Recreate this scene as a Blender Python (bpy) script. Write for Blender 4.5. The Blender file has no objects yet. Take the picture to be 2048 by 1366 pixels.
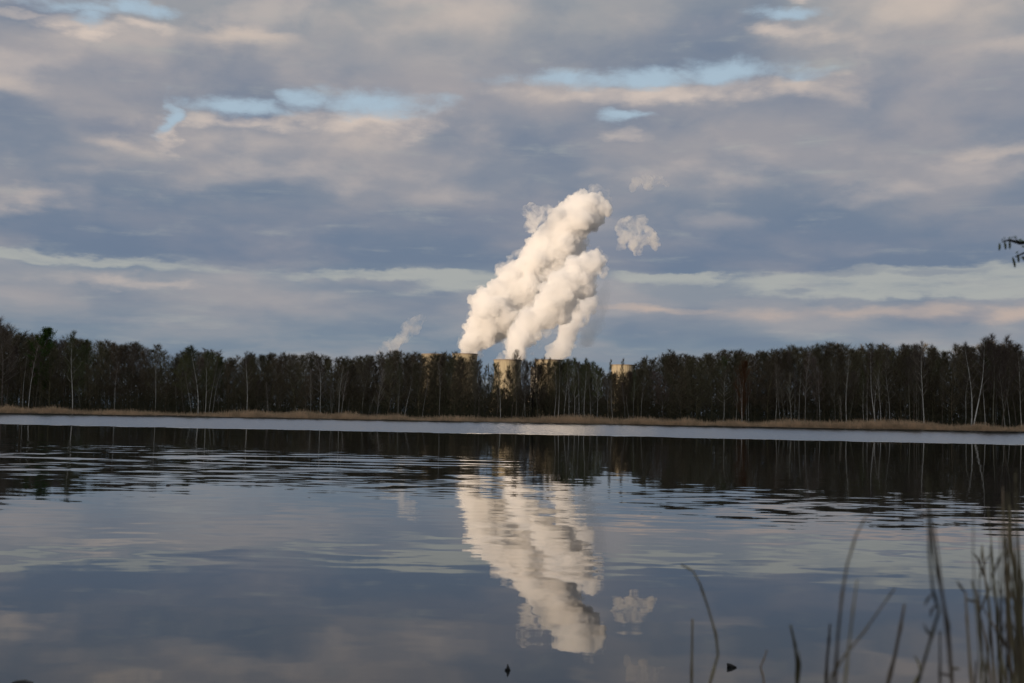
import bpy, math, random
import numpy as np
from mathutils import Matrix, Vector, noise

# ------------------------------------------------------------------ camera
sc = bpy.context.scene
R = math.radians
F = 2500.0            # focal length in pixels of a 2048 wide frame
EYE = 1.6
PITCH, ROLL = math.atan(151 / F), R(1.008)
cam_d = bpy.data.cameras.new("camera")
cam = bpy.data.objects.new("camera", cam_d)
sc.collection.objects.link(cam)
cam_d.sensor_width = 36.0
cam_d.lens = 36.0 * F / 2048
cam_d.clip_start = 0.1
cam_d.clip_end = 60000
M = Matrix.Translation((0, 0, EYE)) @ Matrix.Rotation(R(90) + PITCH, 4, 'X') @ Matrix.Rotation(ROLL, 4, 'Z')
cam.matrix_world = M
cam_d.dof.use_dof = True
cam_d.dof.focus_distance = 420
cam_d.dof.aperture_fstop = 4.5
sc.camera = cam
M3 = M.to_3x3()

def at(x, y, Y):
    """world point seen at photo pixel x, y whose world Y is given"""
    v = M3 @ Vector((x - 1024, -(y - 683), -F))
    v *= Y / v.y
    return Vector((v.x, v.y, v.z + EYE))

def hor(x):
    return 816 + 0.0176 * x

# ------------------------------------------------------------------ sun
SUN_EL, SUN_AZ = R(6.5), R(-135)        # azimuth from +Y, clockwise
sdir = Vector((math.sin(SUN_AZ) * math.cos(SUN_EL), math.cos(SUN_AZ) * math.cos(SUN_EL), math.sin(SUN_EL)))
sun_d = bpy.data.lights.new("sun", 'SUN')
sun_d.energy = 5.0
sun_d.angle = R(0.5)
sun_d.color = (1.0, 0.77, 0.55)
sun = bpy.data.objects.new("sun", sun_d)
sun.rotation_euler = sdir.to_track_quat('Z', 'Y').to_euler()
sun.location = (0, -20, 60)
sc.collection.objects.link(sun)

# ------------------------------------------------------------------ node helper
class G:
    def __init__(s, nt):
        s.nt = nt
        nt.nodes.clear()
    def n(s, t, **kw):
        nd = s.nt.nodes.new(t)
        for k, v in kw.items():
            setattr(nd, k, v)
        return nd
    def put(s, sock, v):
        if isinstance(v, bpy.types.NodeSocket):
            s.nt.links.new(v, sock)
        elif v is not None:
            sock.default_value = v
    def m(s, op, a, b=None, c=None, clamp=False):
        nd = s.n('ShaderNodeMath', operation=op, use_clamp=clamp)
        for i, v in enumerate((a, b, c)):
            s.put(nd.inputs[i], v)
        return nd.outputs[0]
    def vm(s, op, a, b=None, c=None):
        nd = s.n('ShaderNodeVectorMath', operation=op)
        for i, v in enumerate((a, b, c)):
            if v is not None:
                s.put(nd.inputs[i], v)
        return nd.outputs[1] if op in ('LENGTH', 'DOT_PRODUCT', 'DISTANCE') else nd.outputs[0]
    def sep(s, v):
        nd = s.n('ShaderNodeSeparateXYZ'); s.put(nd.inputs[0], v)
        return nd.outputs
    def comb(s, x, y, z=0.0):
        nd = s.n('ShaderNodeCombineXYZ')
        for i, v in enumerate((x, y, z)):
            s.put(nd.inputs[i], v)
        return nd.outputs[0]
    def noise(s, vec, scale=1.0, detail=4.0, rough=0.5, dist=0.0, out=0):
        nd = s.n('ShaderNodeTexNoise', noise_dimensions='3D')
        s.put(nd.inputs['Vector'], vec); s.put(nd.inputs['Scale'], scale)
        nd.inputs['Detail'].default_value = detail
        nd.inputs['Roughness'].default_value = rough
        nd.inputs['Distortion'].default_value = dist
        return nd.outputs[out]
    def mr(s, v, a, b, c=0.0, d=1.0, interp='SMOOTHSTEP'):
        nd = s.n('ShaderNodeMapRange', interpolation_type=interp)
        for i, q in enumerate((v, a, b, c, d)):
            s.put(nd.inputs[i], q)
        return nd.outputs[0]
    def mix(s, f, a, b, mode='MIX'):
        nd = s.n('ShaderNodeMix', data_type='RGBA', blend_type=mode)
        s.put(nd.inputs[0], f); s.put(nd.inputs[6], a); s.put(nd.inputs[7], b)
        return nd.outputs[2]
    def ramp(s, f, stops, interp='LINEAR'):
        nd = s.n('ShaderNodeValToRGB')
        cr = nd.color_ramp
        cr.interpolation = interp
        while len(cr.elements) < len(stops):
            cr.elements.new(0.5)
        for e, (p, c) in zip(cr.elements, stops):
            e.position = p
            e.color = tuple(c) + (1,) if len(c) == 3 else c
        s.put(nd.inputs[0], f)
        return nd.outputs[0]

def lin(r, g, b):
    f = lambda c: (c / 255 / 12.92) if c / 255 <= 0.04045 else ((c / 255 + 0.055) / 1.055) ** 2.4
    return (f(r), f(g), f(b), 1.0)

# ------------------------------------------------------------------ world: Nishita sky under a broken evening cloud deck
world = bpy.data.worlds.new("World")
sc.world = world
world.use_nodes = True
g = G(world.node_tree)
out = g.n('ShaderNodeOutputWorld')
bg = g.n('ShaderNodeBackground')
bg.inputs[1].default_value = 0.1
sky = g.n('ShaderNodeTexSky', sky_type='NISHITA')
sky.sun_disc = False
sky.sun_elevation = SUN_EL
sky.sun_rotation = SUN_AZ
sky.air_density = 1.2
sky.dust_density = 1.5
tc = g.n('ShaderNodeTexCoord')
dx, dy, dz = g.sep(tc.outputs['Generated'])
# angular coordinates in 1/2500 rad, azimuth 0 along +Y = 1024
az = g.m('ADD', g.m('MULTIPLY', g.m('ARCTAN2', dx, dy), F), 1024.0)
el = g.m('MULTIPLY', g.m('ARCSINE', dz), F)
P = g.comb(az, el, 0.0)
Pn = g.vm('MULTIPLY', P, (0.001, 0.001, 1.0))
# texture space: flattened sideways the way a low cloud deck is
Ps = g.vm('MULTIPLY', Pn, (1.0, 2.6, 1.0))
nz1 = g.noise(Ps, 3.2, 7.0, 0.56, 0.2, out=1)
nz2 = g.noise(Ps, 13.0, 5.0, 0.55, 0.0, out=1)
w1 = g.vm('MULTIPLY', g.vm('SUBTRACT', nz1, (0.5, 0.5, 0.5)), (330.0, 120.0, 0.0))
w2 = g.vm('MULTIPLY', g.vm('SUBTRACT', nz2, (0.5, 0.5, 0.5)), (70.0, 34.0, 0.0))
PW = g.vm('ADD', P, g.vm('ADD', w1, w2))
PW2 = g.vm('ADD', P, g.vm('ADD', g.vm('SCALE', w1, None), w2))
PW2.node.inputs[0].links  # keep
for nd in world.node_tree.nodes:
    if nd.type == 'VECT_MATH' and nd.operation == 'SCALE':
        nd.inputs['Scale'].default_value = 0.45
PWx, PWy, _ = g.sep(PW2)

def blob(px, py, rx, ry, src, lo=0.35, hi=1.0):
    """soft ellipse centred where photo pixel px, py looks; 1 inside, 0 outside"""
    e = hor(px) - py
    d = g.vm('MULTIPLY', g.vm('SUBTRACT', src, (px, e, 0.0)), (1.0 / rx, 1.0 / ry, 0.0))
    return g.mr(g.vm('LENGTH', d), hi, lo)

def union(lst):
    v = lst[0]
    for b in lst[1:]:
        v = g.m('MAXIMUM', v, b)
    return v

def S(col, k=10.0):
    return (col[0] * k, col[1] * k, col[2] * k, 1.0)

# cloud tone by elevation
ev = g.m('DIVIDE', g.m('ADD', PWy, 0.0), 900.0)
base = g.ramp(ev, [(0.0, lin(121, 136, 150)[:3]), (0.17, lin(122, 137, 152)[:3]), (0.24, lin(140, 145, 155)[:3]),
                   (0.305, lin(128, 140, 154)[:3]), (0.34, lin(113, 127, 147)[:3]), (0.42, lin(118, 131, 149)[:3]), (0.56, lin(131, 139, 153)[:3]),
                   (0.72, lin(144, 147, 157)[:3]), (0.85, lin(146, 151, 158)[:3]), (1.0, lin(152, 157, 162)[:3])])
# texture space of a flat deck: thinner bands towards the horizon
vv = g.m('MULTIPLY', g.m('LOGARITHM', g.m('ADD', 1.0, g.m('DIVIDE', g.m('MAXIMUM', el, -200.0), 300.0)), math.e), 1.25)
Pv = g.comb(g.m('MULTIPLY', az, 0.001), vv, 0.0)
Pv = g.vm('ADD', Pv, g.vm('MULTIPLY', g.vm('SUBTRACT', g.noise(Pv, 5.0, 3.0, 0.5, 0.0, out=1), (0.5, 0.5, 0.5)), (0.10, 0.05, 0.0)))
Pb = g.vm('MULTIPLY', Pv, (1.0, 1.45, 1.0))
lum = g.noise(Pb, 3.0, 7.0, 0.5, 0.0)
def relief(scale, detail, off):
    """lumps lit from the upper left: difference of two samples of one noise"""
    n0 = g.noise(Pb, scale, detail, 0.5, 0.0)
    n1 = g.noise(g.vm('ADD', Pb, (off[0], off[1], 0.0)), scale, detail, 0.5, 0.0)
    return g.m('SUBTRACT', n0, n1)
rel = g.m('ADD', g.m('MULTIPLY', relief(1.9, 2.5, (-0.04, 0.15)), 0.9), g.m('MULTIPLY', relief(5.5, 5.0, (-0.016, 0.05)), 0.55))
fbm = g.m('SUBTRACT', g.noise(Pb, 9.0, 7.0, 0.58, 0.0), 0.5)
fbl = g.m('SUBTRACT', g.noise(g.vm('MULTIPLY', Pv, (1.0, 1.1, 1.0)), 14.0, 5.0, 0.55, 0.0), 0.5)
cl = g.mix(g.mr(lum, 0.42, 0.66), base, g.mix(0.30, base, lin(186, 174, 168)))
cl = g.mix(g.mr(lum, 0.52, 0.30), cl, g.mix(0.55, cl, lin(106, 123, 145)))
relk = g.mr(el, 250.0, 560.0, 0.42, 1.0)
cl = g.mix(g.m('MULTIPLY', g.mr(rel, 0.0, 0.26), g.m('MULTIPLY', relk, 0.50)), cl, lin(206, 192, 182))
cl = g.mix(g.m('MULTIPLY', g.mr(rel, 0.0, -0.26), g.m('MULTIPLY', relk, 0.42)), cl, lin(104, 121, 145))
# darker blue bases
dark = union([blob(420, 470, 520, 80, PW, 0.1, 1.2), blob(1550, 500, 560, 65, PW, 0.1, 1.2), blob(930, 300 + 140, 300, 60, PW, 0.1, 1.2),
              blob(250, 275, 130, 28, PW, 0.1, 1.2), blob(470, 250, 90, 22, PW), blob(80, 105, 150, 40, PW, 0.1, 1.2), blob(1400, 90, 220, 60, PW, 0.1, 1.2)])
cl = g.mix(g.m('MULTIPLY', dark, 0.5), cl, lin(106, 122, 146))
# warm sunlit tops
warm = [(1640, 203, 110, 18, .8), (1430, 200, 150, 30, .5), (1120, 195, 200, 30, .5), (1310, 180, 60, 16, .4), (1590, 97, 90, 24, .85), (1750, 95, 170, 60, .45),
        (1900, 50, 190, 60, .55), (1780, 20, 90, 20, .6), (440, 105, 110, 20, .75), (380, 145, 210, 50, .38), (262, 312, 70, 22, .55), (330, 340, 150, 45, .3),
        (50, 430, 75, 18, .5), (60, 225, 80, 18, .4), (1965, 350, 110, 18, .5), (700, 262, 130, 26, .42), (60, 70, 80, 20, .3), (990, 285, 50, 30, .3),
        (1720, 225, 45, 20, .6), (1985, 155, 110, 18, .4), (550, 248, 36, 14, .5), (640, 160, 90, 22, .2), (880, 40, 220, 26, .25), (960, 90, 340, 60, .16),
        (240, 575, 90, 12, .5), (350, 567, 60, 8, .45), (640, 590, 120, 16, .3), (120, 560, 200, 16, .25), (760, 565, 160, 14, .2), (1500, 380, 260, 26, .16), (800, 320, 420, 60, .16)]
for px, py, rx, ry, k in warm:
    cl = g.mix(g.m('MULTIPLY', g.m('MULTIPLY', blob(px, py, rx, ry, PW, 0.1, 1.5), g.mr(rel, -0.12, 0.10, 0.35, 1.0)), k), cl, lin(210, 194, 181))
# lower layer, pale clear band beneath the deck with thin streaks
gapc = lin(170, 173, 170)
low = union([blob(120, 536, 400, 15, PW2, .3, 1.15), blob(800, 552, 300, 15, PW2, .3, 1.15), blob(940, 570, 130, 30, PW2, .4, 1.1), blob(1330, 556, 160, 16, PW2, .5, 1.1),
             blob(1800, 576, 420, 36, PW2, .6, 1.1), blob(2200, 576, 420, 36, PW2, .6, 1.1)])
streak = g.noise(g.vm('MULTIPLY', Pn, (1.0, 9.0, 1.0)), 4.0, 6.0, 0.55, 0.4)
low = g.mr(g.m('MULTIPLY_ADD', g.m('SUBTRACT', streak, 0.5), -1.7, g.m('MULTIPLY_ADD', fbm, 1.5, low)), 0.05, 1.15)
cl = g.mix(g.m('MULTIPLY', low, 0.9), cl, gapc)
pink = union([blob(1940, 636, 220, 24, PW2, .2, 1.2), blob(1640, 630, 260, 15, PW2, .1, 1.3), blob(1340, 618, 160, 9, PW2, .1, 1.3)])
cl = g.mix(g.m('MULTIPLY', pink, g.mr(rel, -0.14, 0.10, 0.25, 0.9)), cl, lin(190, 173, 163))
dk2 = union([blob(1370, 578, 150, 24, PW2, .3, 1.05), blob(1690, 550, 90, 12, PW2, .3, 1.1), blob(1850, 556, 130, 9, PW2, .3, 1.1), blob(1570, 583, 40, 10, PW2, .3, 1.1)])
cl = g.mix(g.m('MULTIPLY', dk2, 0.8), cl, lin(136, 144, 155))
# clear blue gaps show the Nishita sky
def gapmask(dy):
    src = PW2 if dy == 0 else g.vm('ADD', PW2, (-8.0, dy, 0.0))
    B = lambda x, y, rx, ry: blob(x, y, rx, ry, src, 0.0, 1.5)
    f_ = union([B(745, 217, 140, 34), B(600, 214, 60, 26), B(470, 232, 150, 17), B(335, 262, 20, 46), B(1300, 170, 330, 22), B(1470, 165, 120, 30),
                B(1235, 240, 50, 12), B(170, 74, 120, 17), B(190, 90, 40, 20), B(270, 68, 70, 14), B(1555, 60, 80, 13), B(1620, -6, 90, 16), B(60, 68, 60, 8)])
    return g.m('MULTIPLY', g.mr(f_, 0.0, 0.22), g.mr(g.m('ADD', g.m('MULTIPLY_ADD', fbm, 1.9, f_), g.m('MULTIPLY', fbl, 1.0)), 0.05, 1.2))
gaps = gapmask(0.0)
gup = gapmask(30.0)
rim = g.m('MULTIPLY', gup, g.m('SUBTRACT', 1.0, gaps))
cl = g.mix(g.m('MULTIPLY', rim, g.mr(rel, -0.15, 0.12, 0.4, 0.95)), cl, lin(212, 197, 186))
# beyond the framed part of the sky the gaps follow noise
far = g.noise(g.vm('MULTIPLY', tc.outputs['Generated'], (1.0, 1.0, 2.0)), 2.3, 6.0, 0.55, 0.2)
outside = g.mr(g.vm('LENGTH', g.vm('MULTIPLY', g.vm('SUBTRACT', P, (1024.0, 0.0, 0.0)), (1 / 1500.0, 1 / 1050.0, 0.0))), 1.0, 1.3)
gaps = g.m('MAXIMUM', gaps, g.m('MULTIPLY', outside, g.mr(far, 0.56, 0.66)))
clear = g.mix(1.0, sky.outputs[0], (1.0, 1.0, 1.0, 1.0), 'MULTIPLY')
SKYMUL = clear.node
clear = g.mix(0.85, clear, S(lin(176, 198, 216)))
cl10 = g.mix(1.0, cl, (10.0, 10.0, 10.0, 1.0), 'MULTIPLY')
col = g.mix(g.m('MULTIPLY', gaps, 0.92), cl10, clear)
g.put(bg.inputs[0], col)
g.put(out.inputs[0], bg.outputs[0])

vs = sc.view_settings
sc.display_settings.display_device = 'sRGB'
vs.view_transform = 'Standard'
vs.look = 'None'
vs.exposure = 0.0
vs.gamma = 1.0
vs.use_curve_mapping = False
cy = sc.cycles
cy.max_bounces = 16
cy.volume_bounces = 14
cy.diffuse_bounces = 3
cy.glossy_bounces = 3
cy.transparent_max_bounces = 8
cy.use_denoising = True
cy.sample_clamp_indirect = 6.0
cy.caustics_reflective = False

# ------------------------------------------------------------------ materials
def material(name, build):
    m = bpy.data.materials.new(name)
    m.use_nodes = True
    q = G(m.node_tree)
    o = q.n('ShaderNodeOutputMaterial')
    build(q, o)
    return m

def bark(name, c1, c2, scale=3.0, bands=False, rough=0.9):
    def b(q, o):
        bs = q.n('ShaderNodeBsdfPrincipled')
        t = q.n('ShaderNodeTexCoord')
        if bands:
            v = q.vm('MULTIPLY', t.outputs['Object'], (1.5, 1.5, 3.5))
        else:
            v = q.vm('MULTIPLY', t.outputs['Object'], (2.0, 2.0, 0.6))
        n = q.noise(v, scale, 5.0, 0.6)
        oi = q.n('ShaderNodeObjectInfo')
        f = q.mr(n, 0.42, 0.60) if not bands else q.mr(n, 0.48, 0.60)
        c = q.mix(f, c1, c2)
        hv = q.n('ShaderNodeHueSaturation')
        q.put(hv.inputs['Color'], c)
        q.put(hv.inputs['Value'], q.m('MULTIPLY_ADD', oi.outputs['Random'], 0.9, 0.65))
        q.put(hv.inputs['Hue'], q.m('MULTIPLY_ADD', q.m('FRACT', q.m('MULTIPLY', oi.outputs['Random'], 7.3)), 0.055 if not bands else 0.0, 0.485 if not bands else 0.5))
        q.put(bs.inputs['Base Color'], hv.outputs[0])
        bs.inputs['Roughness'].default_value = rough
        bs.inputs['Specular IOR Level'].default_value = 0.2
        q.put(o.inputs[0], bs.outputs[0])
    return material(name, b)

def dry_reed(q, o):
    t = q.n('ShaderNodeTexCoord')
    n = q.noise(t.outputs['Object'], 0.35, 6.0, 0.65)
    c = q.mix(q.mr(n, 0.35, 0.65), (0.90, 0.66, 0.44, 1), (0.56, 0.41, 0.27, 1))
    d = q.n('ShaderNodeBsdfDiffuse'); tr = q.n('ShaderNodeBsdfTranslucent')
    q.put(d.inputs[0], c); q.put(tr.inputs[0], c)
    mx = q.n('ShaderNodeMixShader')
    mx.inputs[0].default_value = 0.35
    q.put(mx.inputs[1], d.outputs[0]); q.put(mx.inputs[2], tr.outputs[0])
    q.put(o.inputs[0], mx.outputs[0])

MAT = {
    'alder': bark('alder_bark', (0.185, 0.145, 0.092, 1), (0.085, 0.068, 0.045, 1)),
    'oak': bark('oak_bark', (0.045, 0.038, 0.032, 1), (0.02, 0.017, 0.015, 1)),
    'grey': bark('grey_bark', (0.21, 0.18, 0.145, 1), (0.10, 0.08, 0.06, 1)),
    'birch': bark('birch_bark', (0.72, 0.68, 0.61, 1), (0.10, 0.085, 0.07, 1), 4.0, True),
    'birchtwig': bark('birch_twigs', (0.20, 0.155, 0.125, 1), (0.11, 0.08, 0.065, 1)),
    'palelimb': bark('pale_limbs', (0.55, 0.49, 0.42, 1), (0.30, 0.25, 0.20, 1)),
    'greentwig': bark('budding_twigs', (0.135, 0.14, 0.055, 1), (0.10, 0.09, 0.05, 1)),
    'leaf': bark('fresh_leaves', (0.075, 0.125, 0.02, 1), (0.045, 0.075, 0.015, 1), 1.5),
    'willow': bark('willow_twigs', (0.20, 0.085, 0.03, 1), (0.11, 0.05, 0.02, 1)),
    'deadreed': bark('dead_reed', (0.80, 0.59, 0.40, 1), (0.55, 0.39, 0.25, 1), 0.5),
    'stalk': bark('wet_reed_stalk', (0.30, 0.235, 0.15, 1), (0.085, 0.066, 0.045, 1), 9.0),
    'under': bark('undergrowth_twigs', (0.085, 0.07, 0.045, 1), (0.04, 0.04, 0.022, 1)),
}

MAT['deadreed'] = material('dry_reed', dry_reed)

def concrete(name, c1, c2):
    def b(q, o):
        bs = q.n('ShaderNodeBsdfPrincipled')
        t = q.n('ShaderNodeTexCoord')
        n = q.noise(q.vm('MULTIPLY', t.outputs['Object'], (1, 1, 0.12)), 0.16, 6.0, 0.6)
        n2 = q.noise(t.outputs['Object'], 0.05, 3.0, 0.5)
        c = q.mix(q.mr(n, 0.35, 0.7), c1, c2)
        c = q.mix(q.m('MULTIPLY', q.mr(n2, 0.45, 0.7), 0.35), c, (0.22, 0.2, 0.17, 1))
        q.put(bs.inputs['Base Color'], c)
        bs.inputs['Roughness'].default_value = 0.85
        q.put(o.inputs[0], bs.outputs[0])
    return material(name, b)

MAT['concrete'] = concrete('cooling_tower_concrete', (0.36, 0.31, 0.21, 1), (0.26, 0.225, 0.16, 1))
MAT['rim'] = concrete('rim_concrete', (0.24, 0.2, 0.16, 1), (0.16, 0.13, 0.10, 1))
MAT['cladding'] = concrete('building_cladding', (0.66, 0.6, 0.5, 1), (0.55, 0.5, 0.42, 1))

def flat(name, c1, c2, scale, rough=0.95):
    def b(q, o):
        bs = q.n('ShaderNodeBsdfPrincipled')
        t = q.n('ShaderNodeTexCoord')
        n = q.noise(t.outputs['Object'], scale, 8.0, 0.6)
        q.put(bs.inputs['Base Color'], q.mix(q.mr(n, 0.35, 0.65), c1, c2))
        bs.inputs['Roughness'].default_value = rough
        q.put(o.inputs[0], bs.outputs[0])
    return material(name, b)

MAT['ground'] = flat('grassland', (0.05, 0.055, 0.025, 1), (0.09, 0.07, 0.045, 1), 0.02)
MAT['floor'] = flat('forest_floor', (0.035, 0.026, 0.018, 1), (0.02, 0.018, 0.012, 1), 0.4)
MAT['hill'] = flat('shade_hill_cover', (0.03, 0.035, 0.015, 1), (0.06, 0.05, 0.03, 1), 0.05)  # cover of the added hill that blocks the sun
MAT['black'] = flat('wet_black', (0.012, 0.011, 0.01, 1), (0.02, 0.018, 0.015, 1), 20.0, 0.5)

def steam(name, dens, aniso=0.1, col=(1.0, 1.0, 1.0, 1.0)):
    def b(q, o):
        v = q.n('ShaderNodeVolumeScatter')
        v.inputs['Color'].default_value = col
        v.inputs['Density'].default_value = dens
        v.inputs['Anisotropy'].default_value = aniso
        q.put(o.inputs[1], v.outputs[0])
    m = material(name, b)
    m.cycles.homogeneous_volume = True
    return m

def torn_steam(name, dens, size, lo=0.40, hi=0.66, rate=0.4):
    """steam that frays: density broken up by a turbulent field of the given size in metres"""
    def b(q, o):
        v = q.n('ShaderNodeVolumeScatter')
        v.inputs['Anisotropy'].default_value = 0.1
        t = q.n('ShaderNodeTexCoord')
        n = q.noise(t.outputs['Object'], 1.0 / size, 5.0, 0.62, 0.6)
        q.put(v.inputs['Density'], q.m('MULTIPLY', q.mr(n, lo, hi), dens))
        q.put(o.inputs[1], v.outputs[0])
    m = material(name, b)
    m.cycles.volume_step_rate = rate
    return m

# water: mirror-calm, with ripple fields given by where on the lake they lie
def water(q, o):
    bs = q.n('ShaderNodeBsdfPrincipled')
    geo = q.n('ShaderNodeNewGeometry')
    pos = geo.outputs['Position']
    x, y, z = q.sep(pos)
    # wandering edges of the ripple fields
    wob = q.noise(q.vm('MULTIPLY', pos, (0.02, 0.05, 0.0)), 1.0, 3.0, 0.5)
    yd = q.m('ADD', q.m('MAXIMUM', y, 1.0), q.m('MULTIPLY', q.m('SUBTRACT', wob, 0.5), q.m('MULTIPLY', q.m('MAXIMUM', y, 1.0), 0.22)))
    u = q.m('DIVIDE', 4000.0, yd)             # nearness
    xr = q.m('DIVIDE', x, q.m('MAXIMUM', y, 1.0))     # bearing from the landing place
    # wind-ruffled far water
    edge = q.m('MULTIPLY_ADD', xr, 6.0, 34.0)
    ruff = q.mr(q.m('ADD', u, q.m('MULTIPLY', q.m('SUBTRACT', q.noise(q.vm('MULTIPLY', pos, (0.25, 0.04, 0)), 1.0, 5.0, 0.7), 0.5), 8.0)), q.m('ADD', edge, 2.2), q.m('SUBTRACT', edge, 1.6))
    # calm-to-ripple masks
    def band(a, b, c, d, sa=0.0):
        uu = q.m('SUBTRACT', u, q.m('MULTIPLY', xr, sa))
        return q.m('MULTIPLY', q.mr(uu, a, b), q.mr(uu, d, c))
    left = q.mr(xr, 0.06, -0.12)
    right = q.mr(xr, -0.02, 0.16)
    m1 = q.m('MULTIPLY', band(70, 92, 128, 168, 40.0), left)          # boat wash on the left
    m2 = q.m('MULTIPLY', band(105, 160, 178, 225, 30.0), q.m('MULTIPLY_ADD', right, 0.75, 0.25))    # ripples under the right trees
    m3 = band(180, 250, 290, 340)                                       # faint swell
    def rip(sx, sy, sc_, det, rough=0.5, off=0.0, dist=0.0):
        v = q.vm('ADD', q.vm('MULTIPLY', pos, (sx, sy, 0.0)), (off, off * 1.7, off * 0.3))
        c = q.noise(v, sc_, det, rough, dist, out=1)
        return q.vm('SUBTRACT', c, (0.5, 0.5, 0.5))
    r_mid = rip(0.55, 1.0, 1.05, 2.0, 0.45, 3.0, 0.3)
    r_line = rip(0.46, 1.0, 2.1, 2.0, 0.45, 23.0, 0.2)
    r_fine = rip(0.6, 1.0, 2.2, 2.0, 0.5, 9.0)
    r_swell = rip(0.16, 1.0, 0.42, 1.0, 0.4, 17.0)
    amp_mid = q.m('ADD', q.m('MULTIPLY', m1, 0.085), 0.006)
    sl = q.vm('MULTIPLY', r_mid, (0.5, 1.0, 0.0))
    def scale(v, f):
        nd = q.n('ShaderNodeVectorMath', operation='SCALE')
        q.put(nd.inputs[0], v); q.put(nd.inputs['Scale'], f)
        return nd.outputs[0]
    tot = scale(sl, amp_mid)
    tot = q.vm('ADD', tot, scale(q.vm('MULTIPLY', r_line, (0.5, 1.0, 0.0)), q.m('ADD', q.m('ADD', q.m('MULTIPLY', m1, 0.06), q.m('MULTIPLY_ADD', m3, 0.016, q.m('MULTIPLY', q.mr(u, 480.0, 280.0), 0.010))), q.m('MULTIPLY', m2, 0.05))))
    patch = q.mr(q.noise(q.vm('MULTIPLY', pos, (0.06, 0.18, 0)), 1.0, 3.0, 0.5), 0.4, 0.65)
    tot = q.vm('ADD', tot, scale(q.vm('MULTIPLY', r_fine, (0.4, 1.0, 0.0)), q.m('ADD', q.m('MULTIPLY_ADD', patch, 0.009, 0.006), q.m('MULTIPLY', q.m('ADD', m1, m2), 0.022))))
    tot = q.vm('ADD', tot, scale(q.vm('MULTIPLY', r_swell, (0.3, 1.0, 0.0)), q.m('MULTIPLY_ADD', m3, 0.006, 0.007)))
    # wake rings
    wx = q.m('SUBTRACT', x, -1.0); wy = q.m('SUBTRACT', y, 44.0)
    d = q.m('SQRT', q.m('ADD', q.m('MULTIPLY', wx, q.m('MULTIPLY', wx, 0.10)), q.m('MULTIPLY', wy, wy)))
    ring = q.m('MULTIPLY', q.m('SINE', q.m('MULTIPLY', d, 3.2)), q.mr(d, 9.0, 2.0))
    tot = q.vm('ADD', tot, q.comb(0.0, q.m('MULTIPLY', q.m('MULTIPLY', ring, left), 0.028), 0.0))
    # ruffled band: steep little wavelets, those facing the viewer are the ones seen
    wv = rip(1.0, 1.0, 1.7, 4.0, 0.6, 31.0)
    wsx, wsy, _ = q.sep(wv)
    rb = q.comb(q.m('MULTIPLY', wsx, 0.18), q.m('MULTIPLY_ADD', wsy, 0.16, -0.075), 0.0)
    tot = q.vm('ADD', tot, scale(rb, ruff))
    nrm = q.vm('NORMALIZE', q.vm('ADD', tot, (0.0, 0.0, 1.0)))
    q.put(bs.inputs['Normal'], nrm)
    bs.inputs['Base Color'].default_value = (0.016, 0.018, 0.018, 1)
    q.put(bs.inputs['Roughness'], q.m('MULTIPLY_ADD', ruff, 0.10, 0.012))
    bs.inputs['IOR'].default_value = 1.333
    q.put(o.inputs[0], bs.outputs[0])
MAT['water'] = material('lake_water', water)

# ------------------------------------------------------------------ mesh helpers
C = sc.collection
def mesh_np(name, verts, faces, mats, midx=None, smooth=False):
    """faces: (n,3) or (n,4) int array"""
    me = bpy.data.meshes.new(name)
    verts = np.asarray(verts, dtype=np.float32)
    faces = np.asarray(faces, dtype=np.int32)
    k = faces.shape[1]
    me.vertices.add(len(verts)); me.vertices.foreach_set('co', verts.ravel())
    me.loops.add(faces.size); me.loops.foreach_set('vertex_index', faces.ravel())
    me.polygons.add(len(faces))
    me.polygons.foreach_set('loop_start', np.arange(0, faces.size, k, dtype=np.int32))
    if midx is not None:
        me.polygons.foreach_set('material_index', np.asarray(midx, dtype=np.int32))
    if smooth:
        me.polygons.foreach_set('use_smooth', np.ones(len(faces), dtype=bool))
    for m in (mats if isinstance(mats, (list, tuple)) else [mats]):
        me.materials.append(m)
    me.update(calc_edges=True)
    return me

def link(name, me, parent=None, loc=(0, 0, 0)):
    o = bpy.data.objects.new(name, me)
    C.objects.link(o)
    o.location = loc
    if parent:
        o.parent = parent
    return o

def tag(o, label=None, cat=None, group=None, kind=None):
    if label: o['label'] = label
    if cat: o['category'] = cat
    if group: o['group'] = group
    if kind: o['kind'] = kind
    return o

def tubes(segs, sides=3):
    """segs: (n,8) p0 p1 r0 r1 -> verts, quads"""
    s = np.asarray(segs, dtype=np.float64)
    p0, p1, r0, r1 = s[:, :3], s[:, 3:6], s[:, 6:7], s[:, 7:8]
    d = p1 - p0
    d /= np.linalg.norm(d, axis=1, keepdims=True) + 1e-9
    ref = np.where(np.abs(d[:, 2:3]) > 0.9, np.array([[1.0, 0, 0]]), np.array([[0, 0, 1.0]]))
    a = np.cross(d, ref); a /= np.linalg.norm(a, axis=1, keepdims=True) + 1e-9
    b = np.cross(d, a)
    vs_, n = [], len(s)
    for base, r in ((p0, r0), (p1, r1)):
        for k in range(sides):
            t = 2 * math.pi * k / sides
            vs_.append(base + r * (math.cos(t) * a + math.sin(t) * b))
    v = np.stack(vs_, axis=1).reshape(-1, 3)
    idx = np.arange(n)[:, None] * (2 * sides)
    f = []
    for k in range(sides):
        k2 = (k + 1) % sides
        f.append(np.concatenate([idx + k, idx + k2, idx + sides + k2, idx + sides + k], axis=1))
    return v, np.stack(f, axis=1).reshape(-1, 4)

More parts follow.
